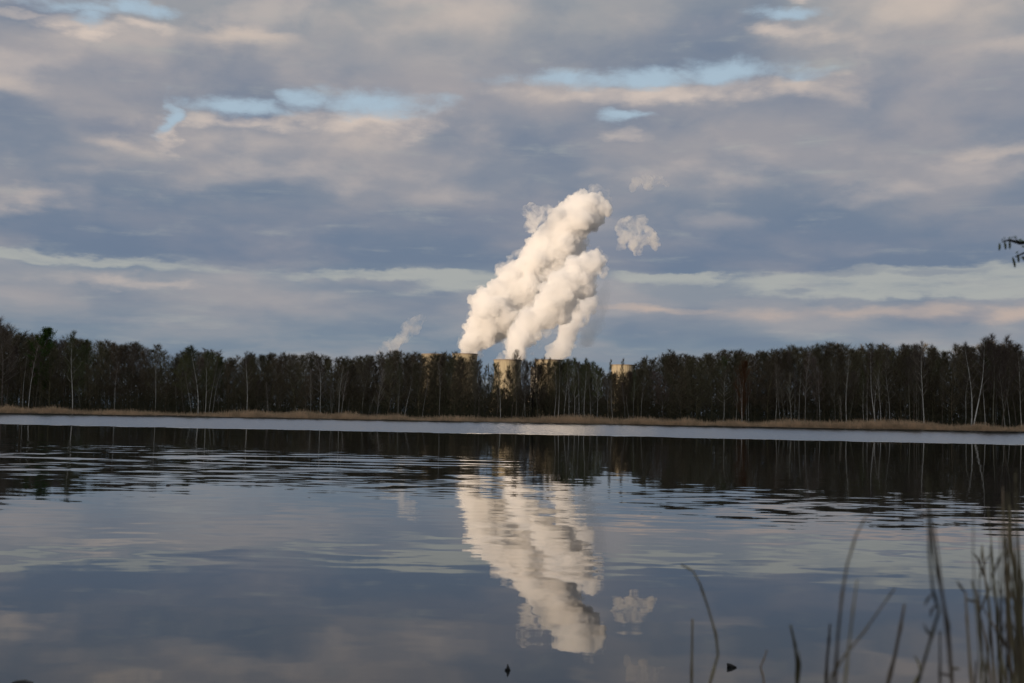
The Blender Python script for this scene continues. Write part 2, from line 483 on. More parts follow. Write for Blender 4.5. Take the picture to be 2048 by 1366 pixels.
def path_tube(pts, radii, sides=8):
    """continuous swept tube through points"""
    pts = [Vector(p) for p in pts]
    v, f = [], []
    a = None
    for i, p in enumerate(pts):
        d = (pts[min(i + 1, len(pts) - 1)] - pts[max(i - 1, 0)]).normalized()
        if a is None:
            a = d.orthogonal().normalized()
        a = (a - d * a.dot(d)).normalized()
        b = d.cross(a)
        for k in range(sides):
            t = 2 * math.pi * k / sides
            v.append(p + radii[i] * (math.cos(t) * a + math.sin(t) * b))
    for i in range(len(pts) - 1):
        for k in range(sides):
            k2 = (k + 1) % sides
            f.append((i * sides + k, i * sides + k2, (i + 1) * sides + k2, (i + 1) * sides + k))
    n = len(pts)
    v.append(pts[0]); v.append(pts[-1])
    for k in range(sides):
        k2 = (k + 1) % sides
        f.append((n * sides, k2, k, n * sides))
        f.append((n * sides + 1, (n - 1) * sides + k, (n - 1) * sides + k2, n * sides + 1))
    # degenerate closing quads turned into proper fans of thin quads
    f = [q if len(set(q)) == 4 else q[:3] for q in f]
    return v, f

def mesh_py(name, v, f, mat, smooth=True):
    me = bpy.data.meshes.new(name)
    me.from_pydata([tuple(p) for p in v], [], f)
    for m in (mat if isinstance(mat, (list, tuple)) else [mat]):
        me.materials.append(m)
    if smooth:
        me.polygons.foreach_set('use_smooth', [True] * len(me.polygons))
    me.update()
    return me

def join_parts(parts):
    v, f, o = [], [], 0
    for pv, pf in parts:
        v += list(pv); f += [tuple(i + o for i in q) for q in pf]; o += len(pv)
    return v, f

# ------------------------------------------------------------------ trees
def rotv(v, axis, ang):
    return Matrix.Rotation(ang, 3, axis) @ v

def grow(seed, H, kind):
    """returns trunk path, radii, limb segs (thick), twig segs, leaf quads centres. local units metres"""
    rnd = random.Random(seed)
    K = KIND[kind]
    n = 9
    lean = K.get('lean', 0.0)
    bx, by = rnd.uniform(-1, 1), rnd.uniform(-1, 1)
    wob = K.get('wob', 0.25)
    pts, ph = [], rnd.uniform(0, 6.28)
    top = K.get('trunk_top', 0.96)
    for i in range(n + 1):
        t = i / n
        pts.append(Vector((lean * t * t + wob * math.sin(ph + t * 4.0) * t + bx * wob * t,
                           wob * math.cos(ph * 1.7 + t * 3.3) * t + by * wob * t, H * top * t)))
    r0 = K['r'] * H / 20
    radii = [r0 * (1.25 if i == 0 else 1) * (1 - 0.88 * (i / n) ** 0.9) for i in range(n + 1)]
    def tp(t):
        f_ = min(t, 0.9999) * n
        i = int(f_)
        return pts[i].lerp(pts[i + 1], f_ - i), radii[i] * (1 - (f_ - i)) + radii[i + 1] * (f_ - i)
    limbs, twigs, tips = [], [], []
    NL = K['limbs']
    c0 = K['c0']
    az = rnd.uniform(0, 6.28)
    for i in range(NL):
        t = c0 + (1 - c0) * ((i + rnd.random() * 0.6) / NL) ** 0.9
        az += 2.4 + rnd.uniform(-0.5, 0.5)
        p, rt = tp(t)
        q = (t - c0) / (1 - c0)
        prof = K['w'] * (math.sin(math.pi * min(1, (0.16 + 0.84 * q)) ** K.get('pk', 0.9)) * 0.9 + 0.16) * rnd.uniform(0.65, 1.15)
        L = max(0.5, prof)
        elv = R(K['ang'] + 18 * q + rnd.uniform(-10, 10))
        d = Vector((math.cos(az) * math.cos(elv), math.sin(az) * math.cos(elv), math.sin(elv)))
        r = min(rt * 0.6, (0.030 if K.get('sublimb') else 0.022) * L + 0.012)
        cur = p
        ns = 5
        for s in range(ns):
            sl = L / ns
            d = (d + Vector((rnd.uniform(-.18, .18), rnd.uniform(-.18, .18), K.get('up', 0.10)))).normalized()
            nx = cur + d * sl
            ra, rb = r * (1 - s / ns * 0.8), r * (1 - (s + 1) / ns * 0.8)
            limbs.append((*cur, *nx, ra, rb))
            if s >= 1 or L < 2:
                for _ in range(K['subs']):
                    f_ = rnd.random()
                    sp = cur.lerp(nx, f_)
                    sd = (d + Vector((rnd.uniform(-1, 1), rnd.uniform(-1, 1), rnd.uniform(-.5, .9))) * 0.85).normalized()
                    sL = L * rnd.uniform(0.28, 0.58) * (1 - 0.10 * s) + 0.25
                    sc_ = sp
                    for k in range(3):
                        sd = (sd + Vector((rnd.uniform(-.2, .2), rnd.uniform(-.2, .2), K.get('tup', 0.12)))).normalized()
                        e = sc_ + sd * sL / 3
                        w0 = max(K['tw'], ra * 0.4 * (1 - k / 3.2))
                        limbs_or = limbs if (k == 0 and K.get('sublimb')) else twigs
                        limbs_or.append((*sc_, *e, w0, max(K['tw'] * .8, w0 * 0.7)))
                        for _t in range(K['twn']):
                            td = (sd + Vector((rnd.uniform(-1, 1), rnd.uniform(-1, 1), rnd.uniform(-1, 1) + K.get('droop', 0.3)))).normalized()
                            tl = rnd.uniform(0.35, 0.95) * K.get('tl', 1.0)
                            st = sc_.lerp(e, rnd.random())
                            te = st + td * tl
                            twigs.append((*st, *te, K['tw'], K['tw'] * 0.5))
                            if rnd.random() < K.get('leaf', 0):
                                tips.append((*st.lerp(te, rnd.uniform(.4, 1)), K['ls'] * rnd.uniform(.6, 1.3)))
                        sc_ = e
            cur = nx
    return pts, radii, limbs, twigs, tips

KIND = {
    'alder': dict(r=.15, limbs=34, c0=.14, w=3.8, ang=24, pk=.62, subs=3, twn=2, tw=.012, wob=.8, leaf=.25, ls=.07, mats=('alder', 'alder', 'alder')),
    'slim':  dict(r=.13, limbs=28, c0=.16, w=2.9, ang=32, pk=.55, subs=3, twn=2, tw=.011, wob=.9, leaf=.2, ls=.07, mats=('alder', 'alder', 'alder')),
    'round': dict(r=.18, limbs=38, c0=.15, w=5.0, ang=24, subs=3, twn=2, tw=.012, wob=.8, leaf=.2, ls=.07, pk=.75, mats=('alder', 'alder', 'alder')),
    'greybare': dict(r=.14, limbs=26, c0=.30, w=4.4, ang=44, pk=.72, subs=3, twn=2, tw=.010, wob=.9, up=.14, mats=('grey', 'grey', 'birchtwig')),
    'budding': dict(r=.12, limbs=26, c0=.30, w=3.9, ang=36, pk=.9, subs=3, twn=3, tw=.010, wob=1.0, leaf=.5, ls=.07, mats=('grey', 'grey', 'greentwig')),
    'leafy': dict(r=.17, limbs=30, c0=.25, w=4.0, ang=35, subs=3, twn=4, tw=.011, wob=.5, leaf=.9, ls=.13, mats=('alder', 'alder', 'leaf')),
    'birch': dict(r=.13, limbs=20, c0=.34, w=3.0, ang=40, subs=2, twn=2, tw=.010, wob=.6, sublimb=True, mats=('birch', 'palelimb', 'birchtwig')),
    'birchgreen': dict(r=.13, limbs=24, c0=.36, w=3.4, ang=40, pk=.85, subs=2, twn=3, tw=.010, wob=.9, sublimb=True, leaf=.55, ls=.075, mats=('birch', 'palelimb', 'greentwig')),
    'birchfan': dict(r=.15, limbs=24, c0=.16, w=5.0, ang=38, subs=2, twn=1, tw=.010, wob=.4, sublimb=True, up=.06, mats=('birch', 'palelimb', 'palelimb')),
    'pole': dict(r=.12, limbs=12, c0=.55, w=1.8, ang=40, subs=2, twn=2, tw=.010, wob=.5, mats=('grey', 'grey', 'birchtwig')),
    'whitepole': dict(r=.11, limbs=12, c0=.5, w=1.6, ang=42, subs=2, twn=2, tw=.009, wob=.6, sublimb=True, mats=('birch', 'palelimb', 'birchtwig')),
    'stub': dict(r=.24, limbs=3, c0=.45, w=3.5, ang=62, subs=1, twn=0, tw=.012, wob=.2, sublimb=True, mats=('birch', 'birch', 'palelimb')),
    'oak': dict(r=.26, limbs=34, c0=.22, w=6.0, ang=25, subs=3, twn=2, tw=.016, wob=.4, sublimb=True, trunk_top=.8, mats=('oak', 'oak', 'oak')),
    'willow': dict(r=.16, limbs=40, c0=.10, w=5.6, ang=48, subs=3, twn=3, tw=.012, wob=.5, up=.16, mats=('palelimb', 'willow', 'willow')),
    'shrub': dict(r=.12, limbs=30, c0=.04, w=8.0, ang=45, subs=2, twn=2, tw=.016, wob=.5, mats=('grey', 'alder', 'alder')),
}

def tree_meshes(seed, H, kind):
    pts, radii, limbs, twigs, tips = grow(seed, H, kind)
    K = KIND[kind]
    tv, tf = path_tube(pts, radii, 7)
    me_t = mesh_py('trunk', tv, tf, MAT[K['mats'][0]])
    lv, lf = tubes(limbs, 4)
    wv, wf = tubes(twigs, 3)
    v = [lv, wv]; f = [lf, wf + len(lv)]
    mi = [np.zeros(len(lf)), np.ones(len(wf))]
    off = len(lv) + len(wv)
    if tips:
        tp = np.array(tips)
        rs = np.random.RandomState(seed)
        n = len(tp)
        a = rs.normal(size=(n, 3)); a /= np.linalg.norm(a, axis=1, keepdims=True)
        b = np.cross(a, rs.normal(size=(n, 3))); b /= np.linalg.norm(b, axis=1, keepdims=True)
        s = tp[:, 3:4]
        q = np.stack([tp[:, :3] - a * s, tp[:, :3] + b * s * .6, tp[:, :3] + a * s, tp[:, :3] - b * s * .6], axis=1).reshape(-1, 3)
        v.append(q); f.append(np.arange(n * 4).reshape(-1, 4) + off); mi.append(np.ones(n))
    me_c = mesh_np('crown', np.concatenate(v), np.concatenate(f), [MAT[K['mats'][1]], MAT[K['mats'][2]]], np.concatenate(mi))
    return me_t, me_c, (limbs, twigs)

PROTO = {}
def proto(kind, H, k):
    key = (kind, k)
    if key not in PROTO:
        PROTO[key] = (tree_meshes(hash_seed(kind, k), H, kind), H)
    return PROTO[key]
def hash_seed(kind, k):
    return sum(ord(c) * (i + 3) for i, c in enumerate(kind)) * 31 + k * 977

def shore(X):
    """world Y of the far waterline"""
    return 385 - 0.2 * X + 1.6 * math.sin(X * 0.05) + 1.0 * math.sin(X * 0.17 + 1)

def base_xy(px, back):
    Y = 385.0
    for _ in range(6):
        X = (px - 1024) / F * Y * 1.0
        Y = shore(X) + back
    return X, Y

GZ = 0.35
def put_tree(name, kind, px, ytop, back, label, group=None, cat='tree', k=None, lean=0.0, wide=1.0, own=False, seed=0):
    X, Y = base_xy(px, back)
    p = at(px, ytop, Y)
    # place the base exactly below, then lean
    H = p.z - GZ
    (mt, mc, _s), H0 = proto(kind, 20.0, k if k is not None else 0) if not own else (tree_meshes(seed, 20.0, kind), 20.0)
    o = bpy.data.objects.new(name, None)
    C.objects.link(o)
    bx = at(px, hor(px) + 8, Y)
    o.location = (bx.x, Y, GZ - 0.1)
    s = H / H0
    o.scale = (s * wide, s * wide, s)
    rz = random.Random(int(px * 13 + ytop * 7 + back * 3)).uniform(0, 6.28)
    leanang = math.atan2(lean / F * Y, H)
    o.rotation_euler = (Matrix.Rotation(leanang, 4, 'Y') @ Matrix.Rotation(rz, 4, 'Z')).to_euler()
    link('trunk', mt, o)
    link('crown', mc, o)
    tag(o, label, cat, group)
    return o

# skyline of the wood: photo x, y of the crown tops
SKYL = [(-60, 640), (0, 640), (20, 650), (45, 662), (60, 664), (80, 662), (100, 672), (115, 680), (145, 668), (165, 674), (200, 677), (260, 681), (300, 684), (330, 690),
        (344, 697), (352, 716), (360, 694), (390, 692), (410, 692), (435, 700), (450, 709), (480, 705), (520, 702), (570, 700), (600, 705), (625, 701), (660, 707),
        (700, 711), (750, 704), (790, 699), (830, 702), (860, 703), (910, 701), (940, 708), (955, 724), (970, 738), (980, 745), (990, 730), (1030, 720), (1060, 710),
        (1095, 716), (1110, 720), (1150, 714), (1190, 723), (1205, 732), (1214, 742), (1235, 748), (1250, 748), (1258, 746), (1268, 738), (1276, 725), (1285, 714), (1300, 710),
        (1345, 699), (1380, 704), (1440, 696), (1480, 695), (1500, 699), (1530, 695), (1570, 690), (1600, 688), (1640, 684), (1675, 680), (1700, 686), (1750, 684),
        (1800, 684), (1850, 682), (1878, 700), (1905, 694), (1925, 690), (1960, 680), (2000, 672), (2030, 682), (2048, 690), (2120, 690)]
SX = [a for a, b in SKYL]; SYY = [b for a, b in SKYL]
def skyl(px):
    return float(np.interp(px, SX, SYY))

rnd = random.Random(11)
GRP = 'bare trees of the dense wood along the far shore'
FLB = {'alder': 'bare dark brown tree', 'slim': 'slender bare brown tree', 'round': 'broad crowned bare brown tree', 'greybare': 'bare grey trunked tree',
       'budding': 'budding greenish tree', 'pole': 'thin bare grey sapling', 'whitepole': 'thin pale birch stem', 'birch': 'small bare birch'}
PLACE = [(60, 'left of the green leafed tree'), (350, 'between leafed tree and greenish clump'), (450, 'about the greenish birch clump'),
         (670, 'between greenish birch clump and twin birch'), (950, 'between twin birch and middle tower'), (1112, 'in front of the middle towers'),
         (1212, 'about the row of greenish birches'), (1460, 'between rightmost tower and reddish willow'), (1610, 'between reddish willow and tall birch'),
         (1850, 'between tall birch and last white trunk'), (9999, 'about the large twin birch')]
DEPTH = ['at the reed edge', 'in the second row', 'deep in the wood', 'at the back']
def flabel(kind, px, row):
    return FLB[kind] + ' ' + DEPTH[row] + ', ' + [t for e, t in PLACE if px < e][0]
cnt = 0
for row, (b0, b1, n, lowr) in enumerate([(9, 14, 70, .82), (16, 24, 74, .93), (28, 38, 70, .97), (44, 60, 52, .98)]):
    for i in range(n):
        px = -40 + 2130 * (i + rnd.uniform(0.1, 0.9)) / n
        if 957 < px < 1118 and (row < 3 and rnd.random() < 0.25 or row == 3):
            continue
        t = skyl(px)
        if row == 0:
            hfac = rnd.uniform(.55, .95)
        else:
            hfac = rnd.uniform(lowr - .10, lowr + .03)
        h_ = hor(px) + 8
        yt = h_ - (h_ - t) * hfac
        green = 355 < px < 450 or 1110 < px < 1215 or 130 < px < 175
        r = rnd.random()
        kind = 'budding' if green and r < .7 else 'alder' if r < .5 else 'slim' if r < .72 else 'round' if r < .84 else 'greybare' if r < .93 else 'pole' if r < .97 else 'budding'
        if row == 0 and r > .5 and not green:
            kind = rnd.choice(['pole', 'greybare', 'slim', 'whitepole', 'whitepole', 'birch'])
        put_tree({'alder': 'alder_tree', 'slim': 'alder_tree', 'round': 'oak_tree', 'greybare': 'ash_tree', 'budding': 'budding_tree', 'pole': 'sapling', 'whitepole': 'birch_tree', 'birch': 'birch_tree'}[kind],
                 kind, px, yt, rnd.uniform(b0, b1), flabel(kind, px, row), GRP, k=rnd.randrange(3), wide=rnd.uniform(1.15, 1.7) if kind not in ('pole', 'whitepole') else 1.0, lean=rnd.uniform(-5, 5))
        cnt += 1

# trees one can pick out: kind, x of the foot, y of the top, lean of the top in px, width factor, label
SPEC = [
 ('ash_tree', 'greybare', 4, 636, 3, 1.5, 'tall grey bare tree with fine spreading twigs at the left edge of the photo'),
 ('birch_tree', 'whitepole', 56, 684, 10, .9, 'slender pale trunk leaning right, second standing tree from the left edge'),
 ('leafy_tree', 'leafy', 78, 655, 4, 1.15, 'green leafed tree topping the wood near the left edge'),
 ('birch_tree', 'birchgreen', 145, 661, 0, .95, 'slim birch with greenish top right of the green leafed tree'),
 ('birch_tree', 'whitepole', 383, 742, -14, .8, 'thin birch leaning left at the left side of the greenish birch clump'),
 ('birch_tree', 'birchgreen', 396, 690, -4, 1.2, 'tallest greenish birch of the clump left of the single white trunk'),
 ('birch_tree', 'birchgreen', 410, 700, 6, 1.0, 'greenish birch with whitish foot in the middle of the birch clump'),
 ('birch_tree', 'whitepole', 417, 716, 12, .9, 'thin white stem leaning right inside the greenish birch clump'),
 ('birch_tree', 'whitepole', 424, 728, 16, .8, 'rightmost leaning stem of the greenish birch clump'),
 ('birch_tree', 'birch', 493, 700, -2, .9, 'tall birch with one bright white trunk right of the greenish clump'),
 ('birch_tree', 'birchfan', 537, 763, -6, .55, 'small crooked white birch forking low above the reeds'),
 ('birch_tree', 'whitepole', 607, 784, 7, .6, 'thin pale stem leaning right just left of a curved white birch'),
 ('birch_tree', 'birch', 621, 736, -3, .75, 'curved white birch with small narrow crown, left of the twin birch'),
 ('birch_tree', 'whitepole', 663, 764, -2, .6, 'short thin white birch just left of the twin birch'),
 ('birch_tree', 'birch', 677, 726, 4, .9, 'left stem of the twin white birch with upswept limbs'),
 ('birch_tree', 'birch', 681, 738, 12, .9, 'right stem of the twin white birch, leaning right'),
 ('birch_tree', 'whitepole', 695, 793, 3, .6, 'low pale stem right of the twin white birch'),
 ('birch_tree', 'birchfan', 734, 788, 14, .35, 'leaning bushy pale stem left of the round crowned white birch'),
 ('birch_tree', 'birchfan', 753, 736, 10, .62, 'white birch with open rounded crown of bare white limbs'),
 ('birch_tree', 'birchgreen', 796, 726, 0, .6, 'straight white birch with narrow yellowish green crown'),
 ('birch_tree', 'birch', 808, 752, 14, .7, 'forked white birch leaning right beside the straight narrow birch'),
 ('birch_tree', 'whitepole', 844, 750, 8, .8, 'thin wavy white birch between the forked birch and the towers'),
 ('ash_tree', 'greybare', 950, 722, 2, .7, 'grey bare tree in front of the leftmost cooling tower edge'),
 ('ash_tree', 'pole', 957, 716, 0, .9, 'straight grey pole tree at the right edge of the leftmost cooling tower'),
 ('alder_tree', 'slim', 966, 728, 1, .8, 'dark thin bare tree left of the sky gap beside the towers'),
 ('alder_tree', 'slim', 977, 726, 0, .45, 'very narrow dark tree standing alone in the sky gap'),
 ('birch_tree', 'birch', 1001, 722, -3, .9, 'pale trunked tree in front of the left half of the middle cooling tower'),
 ('birch_tree', 'whitepole', 1003, 770, -13, .9, 'thin pale stem leaning left in front of the middle cooling tower'),
 ('budding_tree', 'budding', 993, 726, 0, 1.0, 'olive budding tree over the left edge of the middle cooling tower'),
 ('budding_tree', 'budding', 1023, 728, 2, 1.0, 'olive budding tree over the right half of the middle cooling tower'),
 ('ash_tree', 'greybare', 1044, 718, 0, 1.1, 'grey bare tree just right of the middle cooling tower'),
 ('ash_tree', 'greybare', 1076, 716, 0, 1.2, 'grey bare tree between the black oak and the third cooling tower'),
 ('alder_tree', 'alder', 1013, 728, 0, .7, 'bare brown tree in front of the middle cooling tower'),
 ('ash_tree', 'greybare', 1031, 700, 5, 1.2, 'tall wide bare tree reaching into the middle steam plume'),
 ('ash_tree', 'pole', 1035, 718, 6, .8, 'second pale stem right beside the tall wide bare tree'),
 ('alder_tree', 'slim', 1048, 720, 2, .7, 'thin dark bare tree left of the black oak'),
 ('oak_tree', 'oak', 1064, 706, 4, 1.05, 'black bare oak with crooked spreading limbs in front of the power station'),
 ('alder_tree', 'alder', 1082, 712, 0, .8, 'dark bare tree overlapping the right side of the black oak'),
 ('alder_tree', 'round', 1097, 716, 0, .7, 'dark bushy bare tree in front of the third cooling tower'),
 ('ash_tree', 'pole', 1090, 790, -20, .7, 'bare thin stem leaning far left below the third cooling tower'),
 ('birch_tree', 'birchgreen', 1108, 722, 2, .9, 'pale trunk at the left end of the row of greenish birches'),
 ('birch_tree', 'whitepole', 1117, 716, -2, 1., 'second white stem in the row of greenish birches'),
 ('birch_tree', 'birchgreen', 1127, 716, 3, .9, 'white stemmed third birch of the greenish row'),
 ('birch_tree', 'whitepole', 1139, 740, -10, .8, 'birch leaning left in the greenish row'),
 ('birch_tree', 'birchgreen', 1148, 714, 1, .9, 'tallest birch in the middle of the greenish row'),
 ('birch_tree', 'whitepole', 1157, 722, 2, .9, 'thin pale stem right of the tallest greenish birch'),
 ('birch_tree', 'birchgreen', 1169, 716, 0, .9, 'greenish birch two stems left of the end of the row'),
 ('birch_tree', 'whitepole', 1180, 726, 3, .9, 'thin stem next to last in the greenish row'),
 ('birch_tree', 'birchgreen', 1194, 722, -3, .9, 'birch with thick white foot at the right end of the greenish row'),
 ('birch_tree', 'birchfan', 1226, 758, -6, .7, 'small white birch with fan of bare limbs below the rightmost tower'),
 ('alder_tree', 'slim', 1221, 717, 0, .6, 'dark bare tree in front of the left half of the rightmost tower'),
 ('alder_tree', 'slim', 1240, 714, 0, .6, 'dark bare tree in front of the middle of the rightmost tower'),
 ('birch_tree', 'birch', 1251, 762, -6, .65, 'small curved white birch right of the fan shaped birch'),
 ('birch_tree', 'whitepole', 1259, 786, -8, .6, 'short white stem leaning left, right of the curved small birch'),
 ('birch_tree', 'birchgreen', 1267, 738, 0, .7, 'slim pale tree right of the rightmost tower'),
 ('alder_tree', 'alder', 1287, 710, 0, .8, 'pointed dark bare tree rising right of the rightmost tower'),
 ('birch_tree', 'whitepole', 1282, 756, 1, .7, 'thin pale stem in front of the pointed dark tree'),
 ('ash_tree', 'pole', 1364, 770, -12, .9, 'grey stem leaning left among the dark trees right of the towers'),
 ('willow_tree', 'willow', 1484, 722, 4, 1.0, 'reddish brown willow bush with upswept twigs'),
 ('birch_tree', 'birch', 1471, 745, 6, .7, 'pale stem at the left side of the reddish willow'),
 ('birch_tree', 'whitepole', 1485, 752, -10, .8, 'pale stem leaning left in front of the reddish willow'),
 ('birch_tree', 'whitepole', 1494, 760, -4, .7, 'pale stem at the right foot of the reddish willow'),
 ('birch_tree', 'birch', 1562, 745, -14, .7, 'pale birch leaning left between the willow and the tall birch'),
 ('birch_tree', 'greybare', 1569, 728, -8, .9, 'grey stem with wide bare crown right of the leaning pale birch'),
 ('ash_tree', 'pole', 1578, 735, -10, .9, 'grey stem third from the left in the group before the tall birch'),
 ('birch_tree', 'birch', 1584, 742, -4, .8, 'white flecked birch close left of the tall birch'),
 ('birch_tree', 'whitepole', 1598, 735, 2, .9, 'thin grey white stem directly left of the tall birch'),
 ('birch_tree', 'birch', 1610, 700, 4, .85, 'tall birch with upswept white limbs in the right half of the wood'),
 ('birch_tree', 'greybare', 1633, 714, -2, 1., 'grey birch with many upright twigs right of the tall birch'),
 ('ash_tree', 'greybare', 1671, 718, 0, 1., 'grey trunked bare tree left of the single bright birch'),
 ('birch_tree', 'birchfan', 1683, 790, -2, .35, 'tiny forked white birch left of the single bright birch'),
 ('birch_tree', 'whitepole', 1693, 712, 3, .9, 'single bright white birch with almost no crown'),
 ('birch_tree', 'birchgreen', 1729, 740, -4, .8, 'left of two short white feet beside the leaning birch'),
 ('birch_tree', 'whitepole', 1734, 752, 3, .8, 'right of two short white feet beside the leaning birch'),
 ('birch_tree', 'birch', 1752, 696, -18, 1.1, 'tall white birch leaning left over the reeds'),
 ('birch_tree', 'birchgreen', 1761, 722, -3, 1., 'dark footed birch with wide greenish limbs right of the leaning birch'),
 ('birch_tree', 'stub', 1770, 800, 4, .5, 'broken white birch stump beside the dark footed birch'),
 ('ash_tree', 'greybare', 1811, 712, -2, .9, 'leftmost grey trunk of the row of straight bare trees'),
 ('ash_tree', 'pole', 1820, 700, 0, .9, 'second straight grey trunk of the bare row'),
 ('ash_tree', 'greybare', 1829, 690, -2, .8, 'third straight grey trunk of the bare row'),
 ('ash_tree', 'pole', 1833, 686, -2, 1., 'fourth straight grey trunk of the bare row, close beside the third'),
 ('ash_tree', 'pole', 1837, 690, 1, .9, 'fifth straight grey trunk of the bare row'),
 ('ash_tree', 'pole', 1842, 686, 4, .9, 'sixth straight grey trunk of the bare row'),
 ('birch_tree', 'birch', 1848, 680, 1, .9, 'white trunk at the right end of the row of straight bare trees'),
 ('leafy_tree', 'alder', 1905, 686, 0, 1.1, 'dark bushy tree with dense pointed crown left of the large twin birch'),
 ('birch_tree', 'birch', 1943, 682, 3, 1.35, 'large white birch, upright left stem of the twin near the right edge'),
 ('birch_tree', 'birch', 1946, 672, 26, 1.3, 'large white birch, right leaning stem of the twin near the right edge'),
 ('birch_tree', 'stub', 1971, 760, -4, .8, 'broken white birch with short forked top near the right edge'),
 ('ash_tree', 'greybare', 1987, 668, 2, 1.1, 'tall grey bare tree right of the broken birch'),
 ('ash_tree', 'pole', 1992, 690, 1, 1., 'thin grey pole directly right of the broken birch'),
 ('ash_tree', 'greybare', 2003, 670, 12, 1.1, 'tall bare tree leaning right with fine twigs against the sky'),
 ('birch_tree', 'birch', 2011, 716, -14, .9, 'white birch leaning left, third from the right edge'),
 ('birch_tree', 'whitepole', 2021, 730, -12, .9, 'thin white birch leaning left, next to last at the right edge'),
 ('ash_tree', 'greybare', 2034, 686, -20, 1., 'greyish green bare tree leaning left at the right edge'),
 ('birch_tree', 'birch', 2044, 700, -12, .9, 'pale birch leaning left cut by the right edge of the photo'),
]
for i, (nm, kind, px, yt, lean, wide, lab) in enumerate(SPEC):
    own = kind not in ('alder', 'slim', 'round', 'pole', 'leafy')
    put_tree(nm, kind, px, yt, 5 + (i * 37 % 5) * 0.8 if kind not in ('leafy', 'alder', 'round', 'oak', 'slim') else 12 + (i % 4), lab, k=i % 3, lean=lean, wide=wide, own=own, seed=500 + i)

# the mass of the wood behind and the brush below it: far too many twigs and stems to count
def wood_mass():
    rs = np.random.RandomState(5)
    V, Fq, off = [], [], 0
    kinds = [('alder', 0), ('slim', 1), ('round', 2), ('alder', 2)]
    NT, NS = 400, 380
    for i in range(NT + NS):
        tall = i < NT
        px = -60 + 2180 * ((i + rs.rand()) / NT if tall else (i - NT + rs.rand()) / NS)
        (mt, mc, (limbs, twigs)), H0 = proto(*([(k, 20.0, j) for k, j in kinds][i % 4] if tall else ('shrub', 20.0, i % 3)))
        seg = np.array(limbs + twigs)
        seg = seg[rs.rand(len(seg)) < (0.5 if tall else .8)]
        X, Y = base_xy(px, 36 + rs.rand() * 75 if tall else 12 + rs.rand() * 70)
        t = skyl(px)
        h_ = hor(px) + 8
        if 955 < px < 1112:
            t = 772 + rs.rand() * 14
        elif 285 < px < 352:
            t = 735
        else:
            t = h_ - (h_ - t) * (0.90 + 0.09 * rs.rand())
        if not tall:
            t = h_ - rs.uniform(36, 72) * (1 if 940 < px < 1120 or rs.rand() < .6 else 1.5)
        s = (at(px, t, Y).z - GZ) / H0
        a = rs.rand() * 6.28
        rm = np.array([[math.cos(a), -math.sin(a), 0], [math.sin(a), math.cos(a), 0], [0, 0, 1]])
        s = np.array([s * 1.45, s * 1.45, s])
        p0 = seg[:, :3] @ rm.T * s + (X, Y, GZ); p1 = seg[:, 3:6] @ rm.T * s + (X, Y, GZ)
        p0[:, 2] = np.where(p0[:, 2] < 0, 0, p0[:, 2])
        w = np.maximum(seg[:, 6:7], 0.02) * s[2] * 1.3 + (0 if tall else .012)
        side = np.stack([np.ones(len(seg)), rs.normal(size=len(seg)) * .5, rs.normal(size=len(seg)) * .7], 1)
        side /= np.linalg.norm(side, axis=1, keepdims=True)
        q = np.stack([p0 - side * w, p0 + side * w, p1 + side * w * .5, p1 - side * w * .5], 1).reshape(-1, 3)
        V.append(q); Fq.append(np.arange(len(q)).reshape(-1, 4) + off); off += len(q)
    # trunks
    n = 700
    px = rs.uniform(-60, 2110, n)
    seg = []
    for x_ in px:
        X, Y = base_xy(x_, rs.uniform(20, 110))
        t = skyl(x_) + 30 if not 955 < x_ < 1112 else 790
        h = at(x_, t, Y).z
        seg.append((X, Y, 0, X + rs.normal() * .6, Y, h, .16, .05))
    v, f = tubes(seg, 4)
    V.append(v); Fq.append(f + off)
    return mesh_np('wood', np.concatenate(V), np.concatenate(Fq), MAT['alder'])
tag(link('wood_backdrop', wood_mass()), 'dense mass of bare brown trees filling the depth of the wood', 'wood', kind='stuff')

